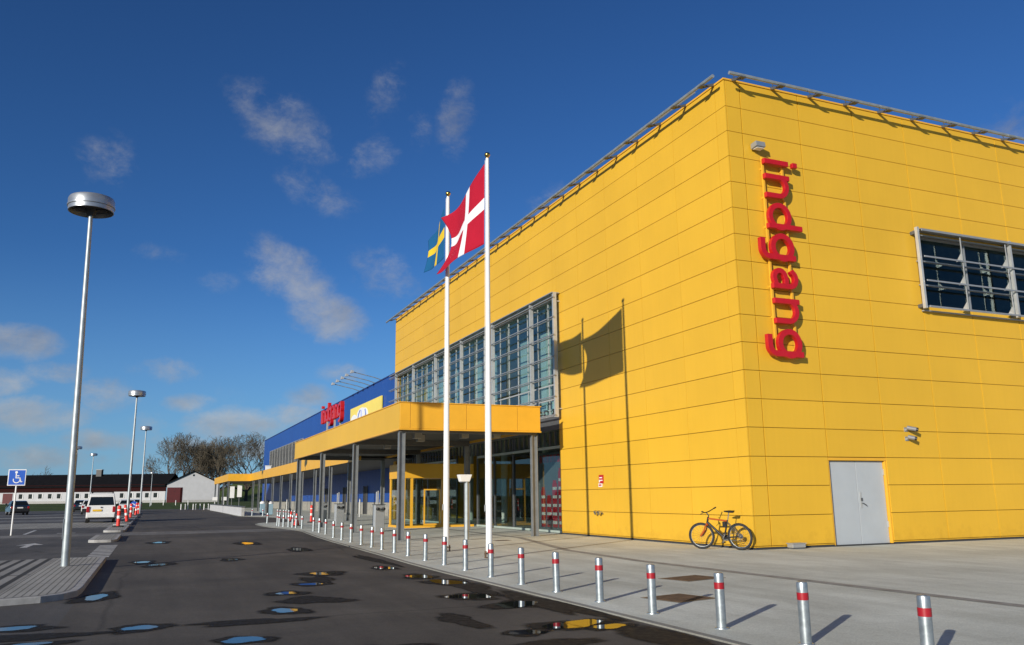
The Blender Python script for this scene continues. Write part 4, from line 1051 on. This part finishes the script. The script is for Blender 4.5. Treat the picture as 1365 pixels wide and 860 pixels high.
# white hanging information boards far under the walkway
for i, (x, y, z0, z1, lab) in enumerate(((9.25,112,1.2,3.0,'left tall white board on a post under the far canopy end'),(10.0,110.5,1.3,3.1,'right tall white board on a post under the far canopy end'))):
    t = thing('info_board', (x, y, 0), lab, 'board', 'white boards under the far canopy')
    MB().box(-.27,-.04,z0+.3,.27,.04,z1-.1).build('panel', M['white'], t); MB().box(-.29,-.05,z1-.097,.29,.05,z1-.04).build('frame', M['alu'], t); MB().tube([(0,.09,0),(0,.09,z1-.1)], .045, 8).build('post', M['dark_steel'], t)
for i, (x, y, lab) in enumerate(((7.9,122,'left small white plate on a post beyond the low wall'),(9.0,121,'right small white plate on a post beyond the low wall'))):
    t = thing('small_sign', (x, y, 0), lab, 'sign', 'small white plates beyond the low wall')
    MB().box(-.32,-.02,1.2,.32,.02,1.65).build('plate', M['white'], t); MB().tube([(0,.06,0),(0,.06,1.6)], .04, 8).build('post', M['alu'], t)

# ================================================================ DELINEATORS AND CONE
dl = thing('delineator', (0, 0, 0), 'x', 'delineator', 'red and white delineators on the traffic islands')
MB().prism(rounded(-.26,-.16,.26,.16,.08), 0, .06).build('foot', M['rubber'], dl)
mb = MB()
for z0, z1 in ((.062,.42),(.56,.80)): mb.lathe([(0,z0),(.085,z0),(.085,z1),(0,z1)], 12)
mb.lathe([(0,.86),(.085,.86),(.085,1.0),(.05,1.04),(0,1.05)], 12)
mb.build('red_sleeve', M['orange_red'], dl, smooth=35)
for z0, z1 in ((.42,.56),(.80,.86)): MB().lathe([(0,z0+.001),(.087,z0+.001),(.087,z1-.001),(0,z1-.001)], 12).build('white_band', M['white'], dl, smooth=35)
for i, (x, y, z, lean, lab) in enumerate(((-1.45,46.8,.08,0,'nearest red delineator, upright right of the white van'),(-1.28,56.5,.08,-9,'leaning red delineator beside the second lamp post'),(-1.35,69,.08,0,'red delineator, third along the traffic islands'),
                                (-1.2,80,.08,4,'red delineator, fourth along the traffic islands'),(-1.05,86.2,.08,-2,'farthest red delineator on the traffic islands'),(8.6,50.2,0,0,'lone red delineator under the far canopy corner'))):
    o = dl if i == 0 else copy_tree(dl); o.location = (x, y, z); o.rotation_euler = (0, R(lean), 0); o['label'] = lab
    if i == 5: o['group'] = 'delineators on the plaza'; o.scale = (.8, .8, .95)
for x, y, lab in ((6.95, 44.9, 'red traffic cone among the clustered bollards'), (7.9, 53.2, 'red traffic cone behind the clustered bollards')):
    t = thing('traffic_cone', (x, y, 0), lab, 'cone', 'red traffic cones')
    MB().box(-.19,-.19,0,.19,.19,.035).build('base', M['black'], t); MB().lathe([(.15,.037),(.09,.30),(.0901,.302)], 14).build('cone', M['orange_red'], t, smooth=40)
    MB().lathe([(.0895,.304),(.072,.42)], 14).build('white_band', M['white'], t, smooth=40); MB().lathe([(.0715,.422),(.03,.62),(0,.625)], 14).build('tip', M['orange_red'], t, smooth=40)

# plaza covers
for x, y, w, d, rz, lab in ((8.5,12.3,.47,.34,14,'rusty rectangular cover set in the plaza, farther from the kerb'),(6.75,10.1,.38,.36,12,'rusty rectangular cover set in the plaza, beside the bollard row')):
    t = thing('manhole_cover', (x, y, 0), lab, 'cover', 'rusty plaza covers', rz=R(rz))
    MB().box(-w,-d,.0,w,d,.006).build('frame', M['dark_steel'], t); MB().box(-w+.04,-d+.04,.0065,w-.04,d-.04,.010).build('plate', M['rust'], t)
t = thing('manhole_cover', (10.4, 25.4, 0), 'small rusty cover in the plaza right of the nearer flagpole', 'cover', 'rusty plaza covers')
MB().box(-.25,-.2,0,.25,.2,.006).build('frame', M['dark_steel'], t); MB().box(-.21,-.16,.0065,.21,.16,.01).build('plate', M['rust'], t)

# ================================================================ SIGNS IN THE CAR PARK
t = thing('parking_sign', (-5.35, 41.4, LOT_Z), 'blue square disabled parking sign with white wheelchair symbol on a white post', 'sign', rz=R(-6))
MB().tube([(0,.04,0),(0,.04,2.15)], .032, 10).build('post', M['white'], t, smooth=40)
MB().prism(rounded(-.34,-.012,.34,.012,.008), 2.06, 2.74).build('plate', M['white'], t)
MB().box(-.305,-.018,2.095,.305,-.0125,2.705).build('blue_face', M['sign_blue'], t)
mb = MB()
def st2(pl, w): stroke_mesh(mb, pl, w, .006, lambda a, b, c: (a, -.019-c, 2.40+b))
st2(arc(.0,-.10,.125,-200,60,18), .035); st2([(-.03,.16),(-.03,-.02),(.12,-.02),(.17,-.19),(.22,-.17)], .045); st2([(-.03,.07),(.09,.07)], .035)
st2(arc(-.03,.215,.028,0,360,12), .05)
mb.build('wheelchair_symbol', M['white'], t, fix=True)
t = thing('round_sign', (-1.56, 89.6, LOT_Z), 'small round blue sign far behind the red delineators', 'sign')
MB().tube([(0,.05,0),(0,.05,1.2)], .03, 8).build('post', M['alu'], t); MB().tube([(0,-.01,1.0),(0,.02,1.0)], .28, 20).build('disc', M['sign_blue'], t)
mb = MB(); mb.bar((-.12,-.016,1.1),(.1,-.016,.9), .06, .01, up=(0,1,0)); mb.bar((.1,-.018,.9),(.1,-.018,1.04), .05, .01, up=(0,1,0)); mb.build('white_arrow', M['white'], t)

# ================================================================ CARS
def car_body(mb, prof, half, tuck=None):
    """prof: closed side outline (y, z); half(z): half width at height z."""
    n = len(prof)
    mb.add([(-half(z), y, z) for y, z in prof] + [(half(z), y, z) for y, z in prof],
           [tuple(range(n)), tuple(range(2*n-1, n-1, -1))] + [(i, n+i, n+(i+1)%n, (i+1)%n) for i in range(n)])
def make_wheel(parent, x, y, r, sx):
    w = MB((0,0,0)).tube([(x-.09, y, r), (x+.09, y, r)], r, 18).build('wheel', M['rubber'], parent, smooth=40)
    MB().tube([(x+sx*.085, y, r), (x+sx*.1, y, r)], r*.62, 14).build('rim', M['alu'], w, smooth=40)
def sedan(loc, rz, paint, label, glassy=True, plate='white', van=False, group=None):
    t = thing('van' if van else 'car', loc, label, 'van' if van else 'car', group, rz=rz)
    if van:
        prof = [(-2.0,.30),(-2.05,.62),(-2.02,.98),(-1.88,1.70),(-1.74,1.84),(.55,1.86),(.95,1.72),(1.55,1.12),(2.05,.95),(2.15,.62),(2.10,.30)]
        half = lambda z: .84 if z < 1.0 else .84 - (z-1.0)*.17
        rw = [(-2.0,1.08),(-1.885,1.64)]; r = .31
    else:
        prof = [(-2.05,.32),(-2.10,.62),(-2.04,.92),(-1.62,1.0),(-1.15,1.40),(-.75,1.45),(.25,1.43),(1.0,.98),(1.95,.80),(2.08,.58),(2.02,.28)]
        half = lambda z: .86 if z < .92 else .86 - (z-.92)*.40
        rw = [(-1.60,1.0),(-1.17,1.38)]; r = .31
    mb = MB(); car_body(mb, prof, half); mb.build('body', paint, t, smooth=30, fix=True, bevel=.03)
    # rear glass a few millimetres proud of the sloping tail
    (ya, za), (yb_, zb_) = rw; d = Vector((0, yb_-ya, zb_-za)).normalized(); nrm = Vector((0, -d.z, d.y))*.02
    ha, hb = half(za)-.10, half(zb_)-.10
    q = [Vector((-ha,ya,za+.02))+nrm, Vector((ha,ya,za+.02))+nrm, Vector((hb,yb_,zb_-.02))+nrm, Vector((-hb,yb_,zb_-.02))+nrm]
    MB().extrude(q, -nrm*1.6).build('rear_window', M['car_glass'], t, bevel=.008, fix=True)
    for sx in (-1, 1):
        if van: outline = [(-1.75,1.12),(-1.62,1.66),(.5,1.68),(.85,1.58),(1.30,1.14)]
        else: outline = [(-1.35,1.02),(-1.05,1.32),(.2,1.34),(.75,1.02)]
        p3 = [(sx*(half(z)+.012), y, z) for y, z in outline]
        MB().extrude(p3, (-sx*.03, 0, 0)).build('side_window', M['car_glass'], t, fix=True)
        zt0, zt1 = (.66, 1.02) if van else (.66, .88)
        yb0 = -2.09 if van else -2.135
        MB().box(sx*.66, yb0, zt0, sx*.835, yb0+.16, zt1).build('taillight', M['tail_red'], t, bevel=.02)
        for y in ((-1.35, 1.35) if van else (-1.32, 1.32)): make_wheel(t, sx*.76, y, r, sx)
        MB().box(sx*.86, .9, 1.02, sx*1.02, 1.02, 1.18).build('mirror', paint if not van else M['black'], t, bevel=.02)
    MB().box(-.80, -2.16, .34, .80, -2.02, .58).build('bumper', paint if van else M['black'], t, bevel=.03)
    zp = .78 if van else .74; xp = -.22 if van else 0
    MB().box(xp-.26, -2.125 if not van else -2.085, zp-.06, xp+.26, -2.09 if not van else -2.04, zp+.06).build('number_plate', M['plate_yellow'] if plate == 'yellow' else M['white'], t)
    if van:
        MB().box(-.03, -2.075, .93, .05, -2.03, 1.0).build('tailgate_handle', M['black'], t)
        mb = MB()
        for sx in (-.62, .62): mb.bar((sx,-1.6,1.92), (sx,.5,1.94), .05)
        for y in (-1.5, -.6, .4): mb.bar((-.66,y,1.93), (.66,y,1.93), .06, .05); mb.box(-.64,y-.03,1.84,-.58,y+.03,1.93); mb.box(.58,y-.03,1.84,.64,y+.03,1.93)
        mb.build('roof_rack', M['black'], t)
        MB().box(-.72,-2.09,.22,.72,-1.6,.34).build('underbody', M['black'], t)
    else:
        MB().box(-.7,-1.95,.18,.7,1.9,.32).build('underbody', M['black'], t)
    return t
sedan((-3.0, 62.3, LOT_Z), R(2), M['car_white'], 'white panel van with yellow plate and roof rack seen from behind', van=True, plate='yellow')
sedan((-12.9, 102.5, LOT_Z), R(14), M['car_dark'], 'dark hatchback parked behind the disabled parking sign at the left edge')
sedan((-8.3, 122.5, LOT_Z), R(4), M['car_blue'], 'dark blue car parked left behind the white van')
sedan((-5.85, 99.5, LOT_Z), R(4), M['car_white'], 'white car half hidden by the left side of the white van')
sedan((-2.35, 97.5, LOT_Z), R(3), M['car_white'], 'white car parked beyond the right side of the white van')
sedan((-2.0, 112, LOT_Z), R(3), M['car_blue'], 'dark car farthest behind the red delineators')

# ================================================================ BICYCLE
brz = math.atan2(.89, -.45)
bk = thing('bicycle', (13.47, 18.10, 0), 'orange and black mountain bike leaning on the yellow wall by the corner', 'bicycle', rz=brz)
bk.rotation_euler = (R(-7), 0, brz)
def wheel(x, name, ang=0):
    w = thing('wheel', (x, 0, .335), None, None); w.parent = bk; w.rotation_euler = (0, 0, R(ang))
    def ring(rr, tr, n=36, m=8):
        mb = MB(); vs, fs = [], []
        for i in range(n):
            a = 2*math.pi*i/n
            for k in range(m):
                b = 2*math.pi*k/m; q = rr + tr*math.cos(b); vs.append((q*math.cos(a), tr*math.sin(b), q*math.sin(a)))
        for i in range(n):
            for k in range(m): fs.append((i*m+k, i*m+(k+1)%m, ((i+1)%n)*m+(k+1)%m, ((i+1)%n)*m+k))
        return mb.add(vs, fs)
    ring(.306, .032).build('tyre', M['rubber'], w, smooth=180)
    ring(.277, .009).build('rim', M['steel'], w, smooth=180)
    mb = MB()
    for k in range(18):
        a = 2*math.pi*k/18; s = .02 if k % 2 else -.02; mb.tube([(.02*math.cos(a+1), s, .02*math.sin(a+1)), (.27*math.cos(a), 0, .27*math.sin(a))], .0018, 4)
    mb.tube([(0,-.05,0),(0,.05,0)], .022, 10)
    mb.build('spokes', M['chrome'], w)
    return w
wheel(-.53, 'rear'); wheel(.53, 'front', 14)
BB, ST, HT, HB = Vector((-.10,0,.30)), Vector((-.24,0,.74)), Vector((.30,0,.78)), Vector((.335,0,.66))
mb = MB(); mb.tube([BB, ST], .021, 10); mb.tube([BB, HB+Vector((-.01,0,.02))], .030, 10)
for s in (-.05, .05): mb.tube([BB+Vector((0,s*.6,0)), (-.53,s,.335)], .012, 8); mb.tube([ST+Vector((0,s*.5,-.06)), (-.53,s,.335)], .010, 8)
mb.tube([HT+Vector((-.01,0,.03)), HB+Vector((.006,0,-.02))], .025, 10)
mb.build('frame', M['black'], bk, smooth=40)
MB().tube([ST+Vector((.02,0,-.02)), HT], .022, 10).build('top_tube', M['orange_paint'], bk, smooth=40)
mb = MB(); mb.tube([HB, HB+Vector((.02,0,-.05))], .03, 8); mb.tube([(.36,-.07,.60),(.36,.07,.60)], .022, 8)
for s in (-.065, .065): mb.tube([(.36,s,.60),(.43,s,.335+.12)], .021, 8); mb.tube([(.43,s,.455),(.53,s,.335)], .026, 8)
mb.build('fork', M['orange_paint'], bk, smooth=40)
mb = MB(); mb.tube([HT+Vector((-.015,0,.03)), (.27,0,.86), (.33,0,.93)], .016, 8); mb.tube([(.26,-.31,.99),(.31,-.12,.94),(.33,0,.93),(.31,.12,.94),(.26,.31,.99)], .014, 8)
hb = mb.build('handlebar', M['black'], bk, smooth=40)
mb = MB()
for s in (-1, 1): mb.tube([(.26,s*.31,.99),(.245,s*.20*1.95,1.005)], .019, 8); mb.tube([(.30,s*.2,.95),(.37,s*.26,.92)], .008, 6)
mb.build('grip', M['rubber'], hb, smooth=40)
MB().tube([ST+Vector((.005,0,-.05)), (-.30,0,.94)], .014, 8).build('seat_post', M['chrome'], bk, smooth=40)
mb = MB(); mb.add([(-.44,-.07,.975),(-.44,.07,.975),(-.30,.06,.985),(-.16,.02,.975),(-.16,-.02,.975),(-.30,-.06,.985),(-.43,-.05,.925),(-.43,.05,.925),(-.30,.04,.93),(-.17,.012,.945),(-.17,-.012,.945),(-.30,-.04,.93)],
   [(0,5,4,3,2,1),(6,7,8,9,10,11),(0,1,7,6),(1,2,8,7),(2,3,9,8),(3,4,10,9),(4,5,11,10),(5,0,6,11)])
mb.build('saddle', M['black'], bk, bevel=.012, fix=True)
mb = MB(); mb.tube([(-.10,-.05,.30),(-.10,-.058,.30)], .085, 20); mb.tube([(-.53,-.04,.335),(-.53,-.055,.335)], .06, 16)
mb.bar((-.10,-.053,.385), (-.53,-.05,.393), .006, .012); mb.bar((-.10,-.053,.215), (-.50,-.05,.24), .006, .012); mb.bar((-.50,-.05,.24), (-.53,-.05,.275), .006, .012)
mb.build('chainset', M['dark_steel'], bk)
for s, dx, dz in ((-1,.10,-.14), (1,-.10,.14)):
    cr = MB().bar((-.10,s*.075,.30), (-.10+dx,s*.085,.30+dz), .018, .028).build('crank', M['chrome'], bk)
    MB().box(-.10+dx-.045, s*.095, .30+dz-.012, -.10+dx+.045, s*.18, .30+dz+.012).build('pedal', M['black'], cr)
MB().box(-.19,-.035,.56,-.10,.035,.70).build('frame_bag', M['black'], bk, bevel=.01)

# ================================================================ FARM BUILDINGS
e1 = -YAW
fl = thing('farmhouse', (2.7, 204.0, .85), 'long low farmhouse with white wall, dark red boards and black roof', 'farmhouse', rz=e1)
# local: x along the front (negative = left), y away
mb = MB(); wx = []
def win_holes(): return []
mb.box(-62, .0, -.6, -.05, .3, 2.35); wlf = mb.build('wall', M['white_render'], fl)
MB().box(-62, -.02, -.6, -.05, -.003, .45).build('plinth', M['concrete'], fl)
mb = MB(); mb.box(-62.05, .06, 2.353, -.03, .4, 3.9); mb.build('board_wall', M['red_board'], fl)
mb = MB(); mb.add([(-62.4,-.35,3.55),(-.02,-.35,3.55),(-.02,5.2,6.35),(-62.4,5.2,6.35),(-62.4,10.7,3.55),(-.02,10.7,3.55),(-62.4,-.35,3.35),(-.02,-.35,3.35),(-.02,5.2,6.10),(-62.4,5.2,6.10),(-62.4,10.7,3.35),(-.02,10.7,3.35)],
   [(0,1,2,3),(3,2,5,4),(6,9,8,7),(9,10,11,8),(0,6,7,1),(4,5,11,10),(0,3,9,6),(3,4,10,9),(1,7,8,2),(2,8,11,5)])
rf = mb.build('roof', M['roof_black'], fl, fix=True)
mb = MB(); mb.box(-17.9, 4.2, 5.6, -16.7, 5.1, 7.3); mb.build('chimney', M['black'], rf)
MB().box(-18.0, 4.1, 7.303, -16.6, 5.2, 7.42).build('chimney_cap', M['concrete'], rf)
for xi in (28,41,54,67,79,104,116,140,163,174.5,185,196.7,208):
    xw = (xi-221)*.1665
    w = MB().box(xw-.45, -.03, 1.0, xw+.45, -.005, 2.02).build('window', M['car_glass'], fl)
    mb = MB(); mb.box(xw+.451, -.10, .95, xw+.58, -.004, 2.06); mb.box(xw-.47, -.1, .93, xw+.45, -.004, .985)
    mb.build('frame', M['white'], w)
for x0, x1 in (((4-221)*.1665, (17-221)*.1665),): MB().box(x0, -.04, .0, x1, -.006, 2.2).build('door', M['red_door'], fl)

gb = thing('gable_barn', (2.9, 203.0, .85), 'white gable fronted barn with red corner door at the end of the farmhouse', 'barn', rz=R(-3.0))
def gable(x0, x1, y0, y1, ze, za, mb, z0=-.6): 
    xm = (x0+x1)/2
    mb.extrude([(x0,y0,z0),(x1,y0,z0),(x1,y0,ze),(xm,y0,za),(x0,y0,ze)], (0, y1-y0, 0))
mb = MB(); gable(.02, 10.9, 0, 14, 4.0, 6.55, mb); mb.build('wall', M['white_render'], gb, fix=True)
mb = MB(); xm = 5.46
for sx, xe in ((-1, -.5), (1, 11.42)):
    ze_ = 3.72
    p = [(xm,-.35,6.60),(xe,-.35,ze_),(xe,-.35,ze_+.22),(xm,-.35,6.86)]
    mb.extrude(p, (0, 14.6, 0))
rf2 = mb.build('roof', M['roof_black'], gb, fix=True)
MB().box(.12, -.05, -.5, 3.3, -.006, 3.15).build('door', M['red_door'], gb)
MB().box(2.86, -.09, -.5, 3.2, -.052, 3.15).build('door_post', M['red_board'], gb)
MB().box(3.5, -.03, -.6, 10.88, -.004, .42).build('plinth', M['concrete'], gb)
MB().box(5.26, -.03, 5.6, 5.66, -.004, 6.0).build('vent', M['car_glass'], gb)

# ================================================================ TREES
def bare_tree(x, y, h, w, seed, label, levels=7, nl=8):
    rr = random.Random(seed); z = terr(x, y) - .12
    t = thing('bare_tree', (x, y, z), label, 'tree', 'bare trees behind the barn')
    tr, tw = MB(), MB()
    C = Vector((0, 0, h*.50)); RX, RZ = w/2, h*.50
    def inside(p): q = p - C; return math.hypot(q.x, q.y)**2/RX**2 + (q.z/RZ)**2
    def grow(p, d, r, L, lev):
        n = 3; pts = [p]; dd = d
        for i in range(n):
            dd = (dd + Vector((rr.uniform(-.22,.22), rr.uniform(-.22,.22), rr.uniform(-.12,.14) + .02))).normalized()
            pts.append(pts[-1] + dd*L/n)
            if inside(pts[-1]) > rr.uniform(.90, 1.10): break
        n = len(pts)-1
        (tr if r > .10 else tw).tube(pts, [r*(1-.13*i) for i in range(n+1)], 5 if r > .1 else 3, caps=False)
        if lev == 0 or inside(pts[-1]) > 1.05: return
        k = 3 if lev > 1 else rr.choice((3, 4))
        for i in range(k):
            a = rr.uniform(0, 2*math.pi); spread = rr.uniform(.30, .95)
            u = dd.orthogonal().normalized(); v = dd.cross(u)
            nd = (dd + (u*math.cos(a) + v*math.sin(a))*spread).normalized()
            q = pts[rr.randint(1, n)] if i else pts[-1]
            grow(q, nd, max(.028, r*rr.uniform(.5,.66)), L*rr.uniform(.66,.86), lev-1)
    th = h*.17
    tr.tube([(0,0,-.3),(0,0,th*.4),(.1,.05,th)], [.50,.40,.34], 10)
    for i in range(nl):
        a = 2*math.pi*i/nl*1.62 + rr.uniform(-.4,.4); inc = .1 + 1.15*(i/(nl-1))**.8
        d = Vector((math.cos(a)*math.sin(inc), math.sin(a)*math.sin(inc), math.cos(inc))).normalized()
        grow(Vector((.1,.05,th*rr.uniform(.8,1))), d, .21, min(h*.30, w*.34), levels-1)
    tr.build('trunk', M['bark'], t, smooth=60); tw.build('crown', M['twig'], t)
    return t
bare_tree(6.2, 227.5, 17.0, 16.5, 11, 'broad bare tree rising behind the white gable, leftmost of the big trees')
bare_tree(10.9, 231.0, 16.0, 13, 12, 'bare tree between the gable tree and the slanted trunk, set farther back')
bare_tree(15.0, 224.0, 16.6, 13, 13, 'bare tree right of the barn with its trunk under the canopy end')
bare_tree(21.6, 221.0, 17.0, 14.5, 14, 'bare tree beside the blue hall, rightmost of the big trees')
bare_tree(-25.4, 243, 9.2, 7, 15, 'small bare tree top showing above the long black roof at left', levels=5)
bare_tree(-8.8, 236, 9.6, 6, 16, 'small bare tree top above the black roof right of the chimney', levels=5)
